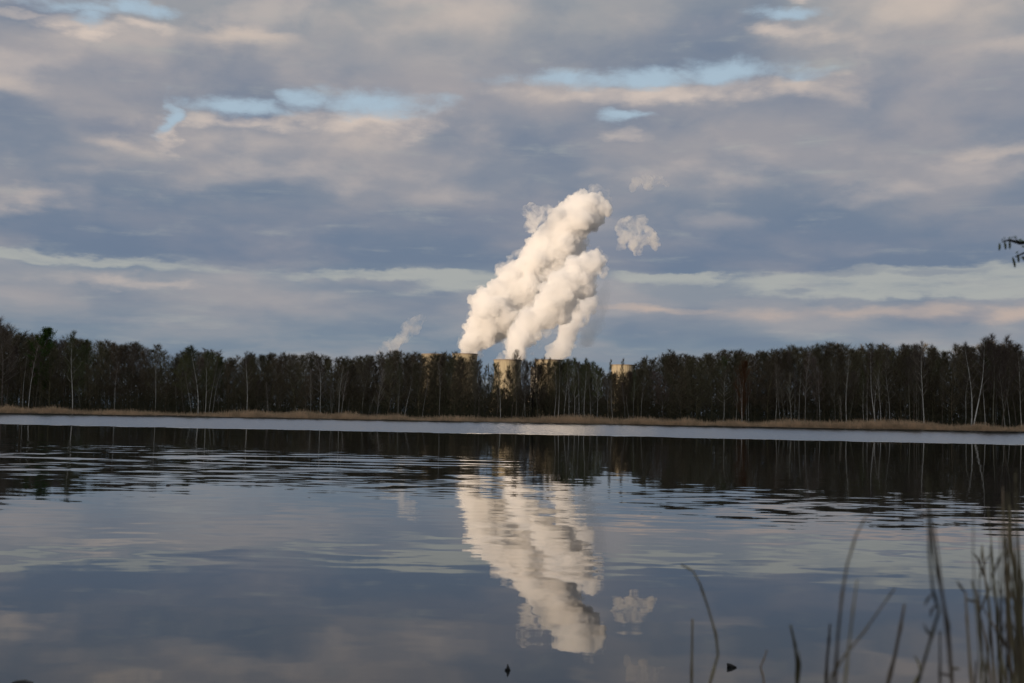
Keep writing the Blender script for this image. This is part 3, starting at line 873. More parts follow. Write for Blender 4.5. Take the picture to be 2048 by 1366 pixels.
def thicket():
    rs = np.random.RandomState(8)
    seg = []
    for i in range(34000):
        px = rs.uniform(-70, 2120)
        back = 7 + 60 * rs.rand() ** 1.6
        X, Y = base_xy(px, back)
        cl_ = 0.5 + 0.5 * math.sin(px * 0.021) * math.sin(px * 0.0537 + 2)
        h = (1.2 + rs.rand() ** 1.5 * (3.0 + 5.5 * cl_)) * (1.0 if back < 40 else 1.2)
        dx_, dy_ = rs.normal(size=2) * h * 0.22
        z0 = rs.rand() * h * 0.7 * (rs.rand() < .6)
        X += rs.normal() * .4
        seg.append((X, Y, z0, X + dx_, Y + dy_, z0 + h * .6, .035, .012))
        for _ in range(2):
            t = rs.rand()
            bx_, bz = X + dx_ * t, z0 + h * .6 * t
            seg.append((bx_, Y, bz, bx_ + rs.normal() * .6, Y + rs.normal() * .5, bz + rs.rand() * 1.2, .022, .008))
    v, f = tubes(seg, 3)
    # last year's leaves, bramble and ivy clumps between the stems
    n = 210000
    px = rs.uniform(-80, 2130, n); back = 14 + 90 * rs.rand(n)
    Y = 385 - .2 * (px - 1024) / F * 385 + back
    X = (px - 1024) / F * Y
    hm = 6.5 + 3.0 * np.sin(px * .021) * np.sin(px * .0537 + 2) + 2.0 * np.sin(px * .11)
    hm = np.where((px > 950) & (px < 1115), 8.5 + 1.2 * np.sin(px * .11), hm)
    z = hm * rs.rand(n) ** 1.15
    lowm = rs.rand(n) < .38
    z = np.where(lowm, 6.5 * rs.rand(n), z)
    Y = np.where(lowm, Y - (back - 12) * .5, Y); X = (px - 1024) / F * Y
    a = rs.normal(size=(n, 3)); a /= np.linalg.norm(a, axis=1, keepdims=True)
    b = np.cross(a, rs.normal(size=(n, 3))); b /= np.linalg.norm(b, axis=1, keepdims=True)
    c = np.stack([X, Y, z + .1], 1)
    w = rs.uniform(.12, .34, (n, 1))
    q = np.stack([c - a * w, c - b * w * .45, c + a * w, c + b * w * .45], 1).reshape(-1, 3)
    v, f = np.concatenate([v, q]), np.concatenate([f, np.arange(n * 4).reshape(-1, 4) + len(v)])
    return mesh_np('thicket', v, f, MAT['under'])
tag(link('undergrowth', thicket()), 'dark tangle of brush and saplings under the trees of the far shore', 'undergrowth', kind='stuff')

def reed_belt():
    rs = np.random.RandomState(3)
    n = 42000
    v = np.zeros((n, 2, 4, 3)); 
    for i in range(n):
        px = rs.uniform(-90, 2140)
        back = 0.2 + 6.0 * rs.rand()
        X, Y = base_xy(px, back)
        cl_ = 0.62 + 0.26 * math.sin(px * 0.011 + 1.3) + 0.20 * math.sin(px * 0.047 + math.sin(px * .009) * 3) + .10 * math.sin(px * .13 + back)
        h = max(.5, (1.75 * cl_ + 0.45 * rs.normal() + (0.5 if px > 1300 else 0.15)) * (0.75 + 0.06 * back))
        lx, ly = rs.normal() * .16 * h, rs.normal() * .16 * h
        w = 0.018 + .012 * rs.rand()
        p = [(X - w, Y, 0), (X + w, Y, 0), (X + lx * .5 + w, Y + ly * .5, h * .7), (X + lx * .5 - w, Y + ly * .5, h * .7)]
        w2 = w * (2.4 if rs.rand() < .35 else .8)
        q = [p[3], p[2], (X + lx + w2 * .5, Y + ly, h), (X + lx - w2 * .5, Y + ly, h)]
        v[i, 0] = p; v[i, 1] = q
    return mesh_np('reeds', v.reshape(-1, 3), np.arange(n * 8).reshape(-1, 4), MAT['deadreed'])
tag(link('reed_belt', reed_belt()), 'belt of dry tan reeds along the far shoreline', 'reeds', kind='stuff')

# ------------------------------------------------------------------ ground, water, hill added for shade
def grid_mesh(name, xs, ys, zf, mat):
    v = [(x, y, zf(x, y)) for y in ys for x in xs]
    nx = len(xs)
    f = [(j * nx + i, j * nx + i + 1, (j + 1) * nx + i + 1, (j + 1) * nx + i) for j in range(len(ys) - 1) for i in range(nx - 1)]
    return mesh_py(name, v, f, mat)

xs = [-25000, -8000, -3000, -1200, -700, -500] + list(range(-420, 421, 20)) + [500, 700, 1200, 3000, 8000, 25000]
ys = [-25000, -5000, -1500, -600, -200, -60, -20, -6, -2, 0.6, 1.5, 2.6, 6, 30, 120, 250]
ys += [300 + 2.5 * k for k in range(70)] + [480, 500, 520, 700, 1500, 4000, 9000, 25000]
def gz(x, y):
    if y <= 1.5:
        return 0.3 if y < 0.7 else 0.02
    d = y - shore(max(-420, min(420, x)))
    if abs(x) > 440:
        return 0.3
    if d < -2: return -1.6
    if d < 0: return -1.6 * (-d / 2) - 0.05
    return min(GZ, 0.0 + d * 0.10 + 0.02)
tag(link('ground', grid_mesh('ground', xs, ys, gz, MAT['floor'])), kind='structure')
wxs = [-430, -200, 0, 200, 430]
tag(link('water', grid_mesh('water', wxs, [0.9, 20, 100, 300, 480], lambda x, y: 0.0, MAT['water'])), kind='structure')

def shade_hill_z(a, b):  # unseen ridge added behind the camera to shade lake, reeds and far trees
    e = math.exp(-((a + 420) / 110.0) ** 2)
    s = min(1, max(0, (b + 820) / 180)) * min(1, max(0, (520 - b) / 180))
    s = s * s * (3 - 2 * s)
    return 128 * e * s + 6 * noise.noise(Vector((a * .02, b * .02, 0))) * e * s - 0.5
hv, hf = [], []
NA, NB = 40, 70
for i in range(NA):
    a = -760 + 620 * i / (NA - 1)
    for j in range(NB):
        b = -850 + 1400 * j / (NB - 1)
        hv.append(((a + b) * .7071, (a - b) * .7071, shade_hill_z(a, b)))
for i in range(NA - 1):
    for j in range(NB - 1):
        hf.append((i * NB + j, i * NB + j + 1, (i + 1) * NB + j + 1, (i + 1) * NB + j))
tag(link('shade_hills', mesh_py('shade_hills', hv, hf, MAT['hill'])), kind='structure')

# ------------------------------------------------------------------ power station
def cooling_tower(px0, px1, ytop, D, label):
    xc = (px0 + px1) / 2
    top = at(xc, ytop, D)
    rt = (px1 - px0) / 2 / F * D
    H = top.z
    o = bpy.data.objects.new('cooling_tower', None); C.objects.link(o)
    o.location = (top.x, D, 0)
    N, L = 72, 36
    prof = []
    throat = 0.86 * rt / 0.90
    for i in range(L + 1):
        t = i / L
        zt = (t - 0.80)
        r = rt * 0.955 * math.sqrt(1 + (zt / 0.62) ** 2) if t > .8 else rt * 0.955 * math.sqrt(1 + (zt / 0.66) ** 2)
        prof.append((r, 8 + (H - 8) * t))
    v, f = [], []
    th = 0.8
    rings = [(r, z) for r, z in prof] + [(r - th, z) for r, z in reversed(prof)]
    for r, z in rings:
        for k in range(N):
            a = 2 * math.pi * k / N
            rr = r + (0.18 if k % 2 else 0)
            v.append((rr * math.cos(a), rr * math.sin(a), z))
    m = len(rings)
    for i in range(m):
        for k in range(N):
            k2 = (k + 1) % N
            i2 = (i + 1) % m
            f.append((i * N + k, i * N + k2, i2 * N + k2, i2 * N + k))
    link('shell', mesh_py('shell', v, f, MAT['concrete'], smooth=False), o)
    rt2 = prof[-1][0] + .5
    rv, rf = [], []
    for r, z in ((rt2 + .5, H - 1.6), (rt2 + .5, H + .35), (rt2 - 2.0, H + .35), (rt2 - 2.0, H + .05), (rt2 + .05, H - 1.6)):
        for k in range(N):
            a = 2 * math.pi * k / N
            rv.append((r * math.cos(a), r * math.sin(a), z))
    for i in range(4):
        for k in range(N):
            k2 = (k + 1) % N
            rf.append((i * N + k, i * N + k2, (i + 1) * N + k2, (i + 1) * N + k))
    link('rim', mesh_py('rim', rv, rf, MAT['rim'], smooth=False), o)
    segs = []
    rb = prof[0][0]
    for k in range(36):
        a0, a1, am = 2 * math.pi * k / 36, 2 * math.pi * (k + 1) / 36, 2 * math.pi * (k + .5) / 36
        p = lambda a, r, z: (r * math.cos(a), r * math.sin(a), z)
        segs.append((*p(a0, rb + 2, 0), *p(am, rb - .4, 8.2), .45, .45))
        segs.append((*p(a1, rb + 2, 0), *p(am, rb - .4, 8.2), .45, .45))
    sv, sf = tubes(segs, 6)
    link('support_columns', mesh_np('support_columns', sv, sf, MAT['concrete']), o)
    tag(o, label, 'cooling tower')
    return o

T1 = cooling_tower(905, 955, 708, 2600, 'cooling tower behind the wood under the left edge of the large plume')
T0 = cooling_tower(843, 893, 708.5, 2720, 'cooling tower almost hidden by trees, leftmost of all')
T2 = cooling_tower(988, 1043, 720, 2250, 'yellowish lit cooling tower under the brightest steam plume, left of the black oak')
T3 = cooling_tower(1070, 1124, 720, 2420, 'cooling tower behind and right of the black oak')
T4 = cooling_tower(1222, 1270, 730, 2730, 'bright cream cooling tower without steam, rightmost of all')

def boiler_house():
    o = bpy.data.objects.new('boiler_house', None); C.objects.link(o)
    D = 2120
    b = at(1068, 735, D)
    o.location = (b.x, D, 0)
    w, d, h = 10.0, 30.0, b.z
    def box(x0, x1, y0, y1, z0, z1):
        v = [(x, y, z) for z in (z0, z1) for y in (y0, y1) for x in (x0, x1)]
        return v, [(0, 1, 3, 2), (4, 6, 7, 5), (0, 4, 5, 1), (2, 3, 7, 6), (0, 2, 6, 4), (1, 5, 7, 3)]
    parts = [box(-w / 2, w / 2, 0, d, 0, h), box(w / 2 + .02, w / 2 + 16, 3, d - 3, 0, h * .62), box(-w / 2 - 8, -w / 2 - .02, 3, d - 3, 0, h * .45)]
    v, f = join_parts(parts)
    link('wall', mesh_py('wall', v, f, MAT['cladding'], False), o)
    v, f = join_parts([box(-w / 2 - .3, w / 2 + .3, -.3, d + .3, h + .01, h + 1.2)])
    link('roof', mesh_py('roof', v, f, MAT['rim'], False), o)
    for k in range(5):
        z = h * (.3 + .14 * k)
        v, f = box(-w / 2 + 1.2, w / 2 - 1.2, -.12, -.02, z, z + 2.2)
        link('window', mesh_py('window', v, f, MAT['black'], False), o)
    tag(o, 'tall narrow pale building lit by the sun, seen through the limbs of the black oak', 'building')
boiler_house()

# ------------------------------------------------------------------ steam
def poly_dist(P, pts):
    P = np.asarray(P, float); A = np.asarray(pts, float); B = np.roll(A, -1, 0)
    d = np.full(len(P), 1e9); inside = np.zeros(len(P), bool)
    for a, b in zip(A, B):
        ab = b - a
        t = np.clip(((P - a) @ ab) / (ab @ ab + 1e-9), 0, 1)
        d = np.minimum(d, np.linalg.norm(P - (a + t[:, None] * ab), axis=1))
        c = ((a[1] > P[:, 1]) != (b[1] > P[:, 1]))
        with np.errstate(divide='ignore', invalid='ignore'):
            xi = (b[0] - a[0]) * (P[:, 1] - a[1]) / (b[1] - a[1] + 1e-12) + a[0]
        inside ^= c & (P[:, 0] < xi)
    return d, inside

ICO = None
def ico():
    global ICO
    if ICO is None:
        import bmesh
        bm = bmesh.new(); bmesh.ops.create_icosphere(bm, subdivisions=2, radius=1.0)
        bm.verts.ensure_lookup_table()
        ICO = (np.array([v.co[:] for v in bm.verts]), np.array([[v.index for v in fc.verts] for fc in bm.faces]))
        bm.free()
    return ICO

def drop_voids(me):
    """remove the closed hollows a remesh leaves inside, and their inward skins"""
    n = len(me.vertices)
    co = np.empty(n * 3, np.float32); me.vertices.foreach_get('co', co); co = co.reshape(-1, 3).astype(float)
    e = np.empty(len(me.edges) * 2, np.int32); me.edges.foreach_get('vertices', e); e = e.reshape(-1, 2)
    lab = np.arange(n)
    while True:
        new = lab.copy()
        mn = np.minimum(lab[e[:, 0]], lab[e[:, 1]])
        np.minimum.at(new, e[:, 0], mn); np.minimum.at(new, e[:, 1], mn)
        new = new[new]
        if (new == lab).all(): break
        lab = new
    me.calc_loop_triangles()
    t = np.empty(len(me.loop_triangles) * 3, np.int32); me.loop_triangles.foreach_get('vertices', t); t = t.reshape(-1, 3)
    vol = np.zeros(n)
    c = co - co.mean(0)
    np.add.at(vol, lab[t[:, 0]], np.einsum('ij,ij->i', c[t[:, 0]], np.cross(c[t[:, 1]], c[t[:, 2]])) / 6)
    if vol.max() < -vol.min():
        vol = -vol
    keep = vol[lab] > 30
    idx = np.cumsum(keep) - 1
    t = t[keep[t[:, 0]]]
    return mesh_np(me.name, co[keep], idx[t], [])

def plume(name, outline, D, label, mat, seed=1, nbig=90, nsmall=700, voxel=2.2, rcap=34, puff=(.10, .62), disp=3.4, flat=0.8, cat='steam plume', spill=0.35, veil=None, shell=False, bias=0.0):
    rs = np.random.RandomState(seed)
    A = np.array(outline, float)
    lo, hi = A.min(0), A.max(0)
    P = rs.rand(6000, 2) * (hi - lo) + lo
    d, ins = poly_dist(P, outline)
    P, d = P[ins], d[ins]
    # favour the middle line, then fill
    order = np.argsort(-d * (0.6 + 0.8 * rs.rand(len(d))))
    S = []
    if shell:
        order = [i for i in range(len(P)) if 1 < d[i] < 9]
    for i in order:
        if len(S) >= nbig: break
        x, y, r = P[i, 0], P[i, 1], min(d[i] * .96, rcap)
        if shell:
            r = rs.uniform(3, 8)
        if r < 2: continue
        if any((x - s[0]) ** 2 + (y - s[1]) ** 2 < (0.42 * max(r, s[3])) ** 2 for s in S): continue
        S.append((x, y, rs.normal() * flat * 0.3 * r, r))
    big = list(S)
    for _ in range(nsmall):
        b = big[rs.randint(len(big))]
        v = rs.normal(size=3); v /= np.linalg.norm(v)
        r = b[3] * (puff[0] + (puff[1] - puff[0]) * rs.rand() ** 2.2)
        r = max(1.6, r)
        k = b[3] * .92
        x, y, z = b[0] + v[0] * k, b[1] + v[1] * k, b[2] + v[2] * k
        dd, ii = poly_dist([(x, y)], outline)
        if not ii[0] and dd[0] > spill * r: continue
        if ii[0] and dd[0] < r * .4 and r > 6: r *= .6
        S.append((x, y, z, r))
    iv, fi = ico()
    V, Fc, off = [], [], 0
    k = D / F
    for x, y, z, r in S:
        c = at(x, y, D)
        V.append(iv * r * k + np.array([c.x, c.y + z * k, c.z])); Fc.append(fi + off); off += len(iv)
    me = mesh_np(name, np.concatenate(V), np.concatenate(Fc), mat)
    o = link(name, me)
    def remesh(size):
        md = o.modifiers.new('r', 'REMESH'); md.mode = 'VOXEL'; md.voxel_size = size * k
        q = bpy.data.meshes.new_from_object(o.evaluated_get(bpy.context.evaluated_depsgraph_get()))
        o.modifiers.clear()
        return drop_voids(q)
    m2 = remesh(voxel)
    n = len(m2.vertices)
    co = np.empty(n * 3, np.float32); m2.vertices.foreach_get('co', co); co = co.reshape(-1, 3)
    no = np.empty(n * 3, np.float32); m2.vertices.foreach_get('normal', no); no = no.reshape(-1, 3)
    off_ = np.empty(n, np.float32)
    s0, s1, s2, s3 = 1 / (38.0 * k), 1 / (17.0 * k), 1 / (7.5 * k), 1 / (3.4 * k)
    sd = seed * 13.7
    for i in range(n):
        p = Vector(co[i]) + Vector((sd, 0, 0))
        z_ = noise.noise(p * s0); a = abs(noise.noise(p * s1)); b = abs(noise.noise(p * s2)); c = abs(noise.noise(p * s3))
        off_[i] = bias + (z_ * 2.2 + a * 3.0 + b * 1.9 + c * .8 - 1.3)
    co = co + no * (off_ * disp * k)[:, None]
    m2.vertices.foreach_set('co', co.ravel().astype(np.float32))
    m2.update()
    o.data = m2
    m2 = remesh(voxel * .8)                 # clean skin after the billows were pushed out
    n = len(m2.vertices)
    co = np.empty(n * 3, np.float32); m2.vertices.foreach_get('co', co); co = co.reshape(-1, 3)
    m2.polygons.foreach_set('use_smooth', np.ones(len(m2.polygons), bool))
    m2.materials.clear(); m2.materials.append(mat)
    m2.update()
    o.data = m2
    ctr = co.mean(0)
    m2.transform(Matrix.Translation([-float(q) for q in ctr])); o.location = [float(q) for q in ctr]
    if label is None:
        return o
    tag(o, label, cat)
    if veil:
        w = plume('veil', outline, D, None, veil, seed + 50, 260, 500, 1.6, disp=5.5, flat=2.5, spill=1.2, shell=True, bias=.6)
        w.parent = o
        w.location = w.location - o.location
    return o

ST_D = steam('steam_dense', 0.11)
ST_W = torn_steam('steam_wisp', 0.13, 22.0, 0.40, 0.70)
ST_M = torn_steam('steam_medium', 0.11, 45.0, 0.30, 0.62, 0.3)
ST_S = torn_steam('steam_thin', 0.06, 30.0, 0.38, 0.68, 0.3)
ST_F = torn_steam('steam_faint', 0.022, 60.0, 0.35, 0.7, 0.3)
ST_V = torn_steam('steam_veil', 0.07, 34.0, 0.42, 0.72, 0.25)
plume('steam_plume', [(914, 703), (917, 685), (928, 662), (940, 640), (943, 620), (945, 592), (962, 583), (984, 573), (993, 550), (1003, 530), (1036, 518), (1039, 503), (1060, 480),
                      (1078, 462), (1097, 446), (1099, 426), (1124, 406), (1141, 388), (1158, 384), (1174, 388), (1192, 381), (1213, 389), (1222, 408), (1227, 424), (1206, 437),
                      (1192, 455), (1178, 466), (1169, 491), (1158, 520), (1140, 550), (1112, 590), (1085, 625), (1050, 655), (1012, 679), (985, 690), (966, 691), (955, 706)], 2600,
      'largest white steam plume, rising from the leftmost smoking tower to the highest point', ST_D, seed=6, nbig=150, nsmall=1500, voxel=1.7, disp=4.0, bias=.1, veil=ST_V)
plume('steam_plume', [(1003, 722), (1009, 698), (1016, 676), (1028, 655), (1032, 632), (1048, 620), (1066, 612), (1090, 582), (1093, 560), (1110, 542), (1137, 528), (1161, 506), (1185, 499),
                      (1209, 508), (1214, 524), (1204, 540), (1192, 560), (1194, 578), (1178, 593), (1156, 594), (1149, 621), (1128, 640), (1110, 650), (1097, 660), (1080, 664),
                      (1076, 686), (1060, 697), (1056, 722)], 2260,
      'brightest steam plume, rising from the middle cooling tower in front of the largest one', ST_D, seed=9, nbig=90, nsmall=1200, voxel=1.6, disp=3.8, bias=.1, veil=ST_V)
plume('steam_plume', [(1084, 722), (1092, 703), (1106, 690), (1113, 668), (1108, 645), (1125, 620), (1150, 590), (1175, 585), (1200, 590), (1192, 615), (1172, 640), (1158, 664), (1150, 690), (1138, 722)], 2430,
      'thin greyish steam plume right of the brightest one, above the third tower', ST_M, seed=14, nbig=60, nsmall=260, flat=1.0)
plume('steam_plume', [(1150, 700), (1160, 660), (1180, 610), (1210, 560), (1228, 575), (1222, 620), (1205, 660), (1185, 695)], 2760,
      'faint grey veil of steam drifting right of the thin greyish plume', ST_F, seed=15, nbig=40, nsmall=120, flat=1.0)
plume('steam_wisp', [(1047, 412), (1060, 406), (1075, 413), (1092, 410), (1112, 416), (1128, 412), (1122, 440), (1098, 442), (1080, 449), (1070, 464), (1058, 470), (1048, 458), (1052, 441), (1044, 430)], 2560,
      'ragged steam puff on the upper left side of the largest plume', ST_W, seed=21, nbig=110, nsmall=360, voxel=1.2, disp=3.4, rcap=8, spill=.4, bias=.9, cat='steam')
plume('steam_wisp', [(1236, 452), (1244, 442), (1262, 432), (1280, 430), (1300, 427), (1317, 424), (1312, 431), (1296, 438), (1288, 448), (1296, 458), (1308, 468), (1318, 478), (1315, 500), (1304, 502), (1303, 488),
                     (1296, 488), (1284, 490), (1283, 508), (1276, 524), (1269, 508), (1262, 484), (1253, 480), (1246, 498), (1236, 510), (1230, 498), (1240, 476)], 2250,
      'detached steam puff with ragged legs right of the plume top', ST_W, seed=23, nbig=150, nsmall=520, voxel=1.2, disp=3.4, rcap=8, spill=.4, bias=.9, cat='steam')
plume('steam_wisp', [(1270, 358), (1282, 350), (1292, 347), (1298, 355), (1310, 352), (1322, 352), (1336, 362), (1345, 374), (1334, 376), (1320, 368), (1306, 364), (1294, 370), (1282, 362), (1272, 366), (1270, 384), (1265, 392), (1263, 376)], 2300,
      'small faint wisp of steam above the detached puff', ST_S, seed=27, nbig=70, nsmall=200, voxel=1.2, disp=3.4, rcap=7, spill=.6, bias=1.0, cat='steam')
plume('steam_wisp', [(1206, 536), (1214, 528), (1226, 538), (1224, 544), (1214, 542), (1206, 556), (1198, 548)], 2200,
      'tiny ragged scrap at the right edge of the brightest plume', ST_W, seed=29, nbig=26, nsmall=90, voxel=1.3, disp=3.2, rcap=8, spill=.12, bias=.5, cat='steam')
plume('steam_plume', [(744, 712), (756, 694), (766, 682), (782, 680), (796, 672), (806, 656), (810, 642), (824, 632), (840, 626), (852, 630), (854, 640), (844, 650), (836, 664), (822, 680), (806, 692), (790, 712)], 2900,
      'small faint steam plume far left, low above the wood', ST_S, seed=31, nbig=60, nsmall=240, flat=1.0)

# ------------------------------------------------------------------ near reeds
def stem(pts, D, width, label, group=None, leaves=(), name='reed_stalk', d2=None):
    """pts: photo pixels from the foot upwards; the foot is carried on down into the lake bed"""
    d2 = D if d2 is None else d2
    n = len(pts)
    P3 = [at(x, y, D + (d2 - D) * i / max(1, n - 1)) for i, (x, y) in enumerate(pts)]
    d = (P3[0] - P3[1]); d.normalize()
    low = P3[0].copy()
    while low.z > -0.25:
        dd = Vector((d.x * .5, d.y * .5, -1)).normalized()
        low = low + dd * 0.25
    P3 = [low] + P3
    # smooth resample
    Q = []
    for i in range(len(P3) - 1):
        a, b = P3[i], P3[i + 1]
        for k in range(3):
            Q.append(a.lerp(b, k / 3))
    Q.append(P3[-1])
    rw = width * .42 / F * D
    rr = [rw * (1.0 - 0.45 * i / (len(Q) - 1)) * (1.35 if i % 5 == 4 else 1.0) for i in range(len(Q))]
    o = bpy.data.objects.new(name, None); C.objects.link(o)
    o.location = low
    v, f = path_tube([q - low for q in Q], rr, 8)
    link('stalk', mesh_py('stalk', v, f, MAT['stalk']), o)
    for lp in leaves:
        L3 = [at(x, y, D) - low for x, y in lp]
        lv, lf = [], []
        m = len(L3)
        for i, p in enumerate(L3):
            w = rw * .85 * math.sin(math.pi * (0.15 + 0.8 * i / (m - 1)))
            sd_ = (L3[min(i + 1, m - 1)] - L3[max(i - 1, 0)]).normalized().cross(Vector((0.2, 1, 0.1))).normalized()
            nr = Vector((0, 1, 0)) * w * .25
            lv += [p - sd_ * w - nr, p + nr, p + sd_ * w - nr, p + nr * 1.6]
        for i in range(m - 1):
            for a_, b_ in ((0, 1), (1, 2), (2, 3), (3, 0)):
                lf.append((i * 4 + a_, i * 4 + b_, i * 4 + 4 + b_, i * 4 + 4 + a_))
        lf.append((3, 2, 1, 0)); lf.append(tuple(4 * (m - 1) + q for q in range(4)))
        link('leaf', mesh_py('leaf', lv, lf, MAT['stalk']), o)
    tag(o, label, 'reed', group)
    return o

stem([(1383, 1366), (1384, 1300), (1385, 1238)], 3.2, 7, 'straight short reed stalk standing alone, leftmost in the foreground')
stem([(1420, 1366), (1436, 1310), (1432, 1270), (1416, 1215), (1400, 1168), (1386, 1142), (1362, 1129)], 3.0, 6.5, 'bent reed stalk with kinked tip curving left, second from the left')
stem([(1594, 1366), (1594, 1325), (1590, 1290), (1581, 1250)], 2.7, 9, 'thick dark broken reed stub left of the pale tall stalks', leaves=[[(1597, 1366), (1599, 1330), (1597, 1300)]])
stem([(1652, 1366), (1654, 1320), (1658, 1280), (1660, 1248)], 2.6, 8, 'short reed stub at the left foot of the tall pale stalk')
stem([(1670, 1366), (1676, 1270), (1684, 1190), (1694, 1130), (1712, 1070), (1734, 1030)], 2.1, 7.5, 'tall thin pale reed stalk leaning right, tip lowest of the tree reflection')
stem([(1690, 1366), (1698, 1290), (1706, 1220), (1714, 1160)], 2.0, 7, 'pale straight reed stalk just right of the tall leaning one')
stem([(1664, 1350), (1690, 1310), (1728, 1264), (1760, 1218), (1790, 1176)], 2.2, 6, 'pale reed stalk leaning far right across its neighbours')
stem([(1776, 1366), (1790, 1310), (1801, 1255), (1809, 1208)], 2.3, 10, 'thick tan cut reed stalk right of the leaning pale stalk')
stem([(1835, 1366), (1846, 1330), (1866, 1262), (1878, 1222), (1866, 1180), (1860, 1120), (1858, 1060), (1856, 1000), (1850, 900)], 2.2, 7.5, 'dark crooked tall reed with curled leaves', d2=1.7,
     leaves=[[(1864, 1188), (1854, 1200), (1849, 1212)], [(1866, 1276), (1854, 1262), (1847, 1246)], [(1872, 1210), (1862, 1222), (1861, 1236)]])
stem([(1904, 1366), (1900, 1300), (1896, 1250), (1884, 1190), (1872, 1130), (1862, 1060), (1855, 980)], 2.3, 8, 'tall reed rising right of the dark crooked one and crossing it', d2=1.8,
     leaves=[[(1900, 1340), (1912, 1336), (1921, 1340)], [(1902, 1354), (1890, 1348), (1880, 1348)]])
stem([(1904, 1360), (1894, 1270), (1886, 1200), (1876, 1110), (1868, 1050)], 1.9, 7, 'pale blurred reed close behind the tall crossing pair')
stem([(1880, 1366), (1880, 1310), (1880, 1262)], 2.2, 7, 'short grey reed stub between the tall crossing reeds')
stem([(1828, 1366), (1842, 1345), (1836, 1322), (1829, 1312)], 2.5, 6, 'small bent reed stub at the foot of the dark crooked reed')
stem([(1943, 1366), (1938, 1300), (1934, 1240), (1931, 1185)], 2.5, 8, 'grey reed with short crossing leaf in front of the right cluster', leaves=[[(1931, 1198), (1945, 1202), (1962, 1204)], [(1931, 1186), (1920, 1172), (1913, 1160)]])
stem([(1970, 1366), (1978, 1290), (1980, 1230), (1976, 1186), (1974, 1166)], 2.4, 6.5, 'reed with dark seed head left in the right cluster', leaves=[[(1974, 1166), (1977, 1182), (1975, 1192)]])
stem([(1950, 1366), (1952, 1335), (1952, 1322)], 2.6, 6, 'tiny reed stub low in the right cluster')
stem([(2014, 1300), (1996, 1262), (1978, 1236), (1965, 1212)], 2.6, 5, 'broken reed stalk leaning left over the right cluster')
GR = 'crowded reed stalks at the lower right edge'
rr_ = random.Random(77)
for i in range(34):
    x0 = 1956 + 100 * rr_.random() ** 0.7
    ln = rr_.uniform(-34, 10)
    top = rr_.choice([1060, 1090, 1120, 1180, 1230, 1160, 1270, 1010, 1300])
    if x0 > 2000 and rr_.random() < .35: top = rr_.uniform(900, 1050)
    D = rr_.uniform(1.7, 3.4)
    pts = [(x0, 1366)]
    m = 4
    for k in range(1, m + 1):
        t = k / m
        pts.append((x0 + ln * t + rr_.uniform(-4, 4), 1366 + (top - 1366) * t))
    lv = []
    if rr_.random() < .5:
        a = pts[rr_.randrange(1, 4)]
        s = rr_.choice([-1, 1])
        lv = [[a, (a[0] + s * 8, a[1] - 22), (a[0] + s * 16, a[1] - 44), (a[0] + s * 28, a[1] - 56)]]
    stem(pts, D, rr_.uniform(3.6, 7.2), 'reed stalk in the crowded cluster at the lower right edge', GR, leaves=lv)
rr_ = random.Random(5)

def fleck(cx, cy, outline, thick, label, D=None, name='floating_leaf', cat='leaf', mat='black'):
    """small dark thing on the water seen at photo pixel cx, cy"""
    D = EYE / (EYE - at(cx, cy, 1.0).z)
    c = at(cx, cy, D)
    pts = [at(cx + x, cy + y, D) - c for x, y in outline]
    v = [p + Vector((0, -thick, 0)) for p in pts] + [p + Vector((0, thick, 0)) for p in pts] + [Vector((0, -thick * 1.8, 0)), Vector((0, thick * 1.8, 0))]
    n = len(pts)
    f = []
    for i in range(n):
        j = (i + 1) % n
        f += [(i, j, n + j, n + i), (2 * n, j, i), (2 * n + 1, n + i, n + j)]
    o = link(name, mesh_py(name, v, f, MAT[mat]), loc=c)
    tag(o, label, cat)
fleck(1463, 1335, [(-9, -9), (0, -7), (11, -1), (6, 1), (-2, 2), (-9, 2)], .006, 'small black triangular leaf tip poking from the water right of the bent reed')
fleck(1016, 1341, [(-1, -14), (3, -6), (5, 0), (2, 2), (-5, 1), (-7, -2), (-3, -5)], .006, 'tiny dark diamond shaped leaf on the water at the bottom centre')
fleck(40, 1366, [(-26, 4), (-10, -4), (8, -6), (24, -1), (30, 6), (0, 12)], .02, 'dark lump at the bottom left corner of the water')
fleck(337, 971, [(-4, 0), (-2, -2), (2, -2), (4, 1), (0, 2)], .08, 'tiny dark water bird swimming far out on the left', name='water_bird', cat='bird')
stem([(1526, 1352), (1521, 1334), (1528, 1318), (1534, 1300)], 3.4, 5, 'short zigzag reed fragment between the black leaf and the thick broken stub')
stem([(1834, 1142), (1839, 1134), (1832, 1126)], 2.6, 3, 'x') if False else None

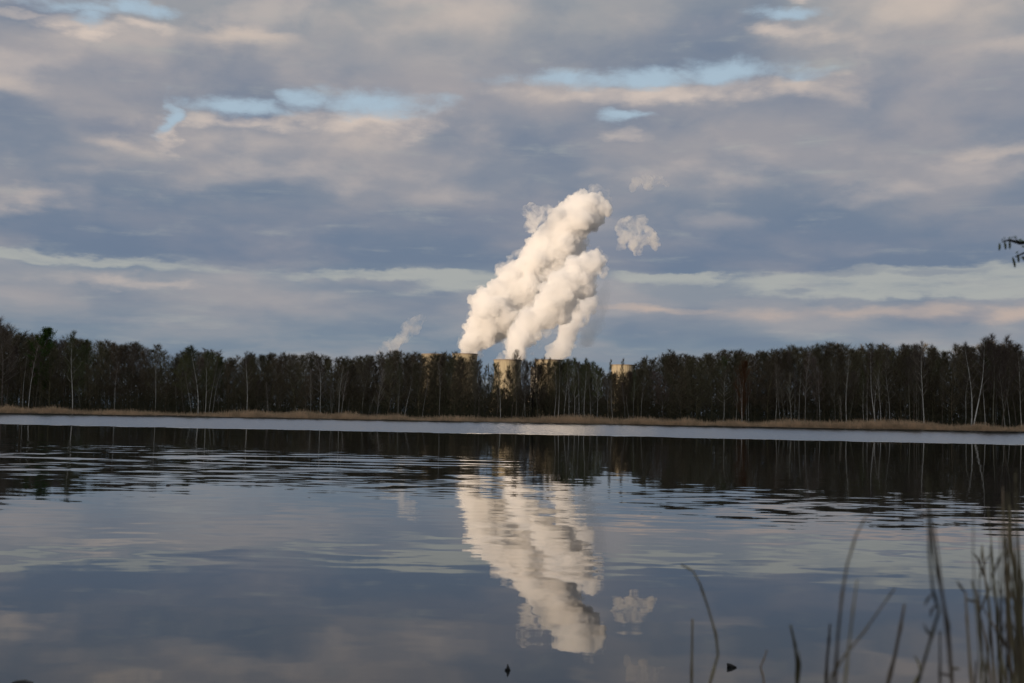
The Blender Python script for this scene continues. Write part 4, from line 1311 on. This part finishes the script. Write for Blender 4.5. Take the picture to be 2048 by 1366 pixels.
# ------------------------------------------------------------------ alder branch reaching into the frame at the right
def near_tree():
    o = bpy.data.objects.new('alder_tree', None); C.objects.link(o)
    D = 5.0
    base = Vector((3.9, D + 0.3, -0.2))
    o.location = base
    tr = [base + Vector(p) for p in ((0, 0, 0), (.05, 0, 1.2), (-.05, .05, 2.6), (0.02, .05, 4.2), (.1, 0, 6.0))]
    v, f = path_tube([p - base for p in tr], [.13, .11, .09, .06, .02], 10)
    link('trunk', mesh_py('trunk', v, f, MAT['alder']), o)
    def twig(pix, w0, w1, first=None):
        P3 = ([first] if first is not None else []) + [at(x, y, D) for x, y in pix]
        return path_tube([p - base for p in P3], [w0 + (w1 - w0) * i / (len(P3) - 1) for i in range(len(P3))], 6)
    parts = [twig([(2140, 452), (2080, 480), (2040, 486), (2018, 480), (2004, 484)], .016, .002, tr[2] + Vector((0, 0, .2))),
             twig([(2120, 500), (2070, 500), (2048, 506), (2030, 514)], .010, .002, at(2140, 452, D)),
             twig([(2040, 486), (2030, 476), (2024, 474)], .002, .001),
             twig([(2070, 500), (2056, 494), (2046, 493)], .004, .003),
             twig([(2200, 470), (2160, 400), (2120, 330)], .010, .002, tr[2] + Vector((0, 0, .4)))]
    v, f = join_parts(parts)
    link('branch', mesh_py('branch', v, f, MAT['oak']), o)
    def cat_(x, y, dx_, ln):
        P3 = [at(x + dx_ * t + math.sin(t * 3) * .8, y + ln * t, D) - base for t in (0, .25, .5, .75, 1)]
        v, f = path_tube(P3, [.0015, .0042, .0046, .0042, .0018], 6)
        link('catkin', mesh_py('catkin', v, f, MAT['greentwig']), o)
    for c in ((1999, 486, -1, 15), (2009, 484, 2, 15), (2019, 482, 0, 16), (2025, 514, 5, 21), (2035, 508, 2, 17), (2045, 512, 4, 10)):
        cat_(*c)
    leafp = []
    rs = random.Random(9)
    for (x, y) in [(2004, 480), (2008, 476), (2019, 475), (2023, 477), (2031, 474), (2040, 480), (2044, 482), (2046, 493), (2034, 505), (2044, 516), (2010, 478), (2060, 486), (2075, 478)]:
        c = at(x, y, D + rs.uniform(-.03, .03)) - base
        a = Vector((rs.uniform(-1, 1), rs.uniform(-1, 1), rs.uniform(-.6, .6))).normalized() * .009
        b = a.orthogonal().normalized() * .005
        nn = a.cross(b).normalized() * .0012
        leafp.append(([c - a, c + b + nn, c + a, c - b + nn, c - nn], [(0, 1, 2, 3), (0, 4, 1), (1, 4, 2), (2, 4, 3), (3, 4, 0)]))
    v, f = join_parts(leafp)
    link('buds', mesh_py('buds', v, f, MAT['leaf'], False), o)
    tag(o, 'near tree whose twig with hanging catkins reaches in at the right edge against the clouds', 'tree')
near_tree()
print('trees', cnt)
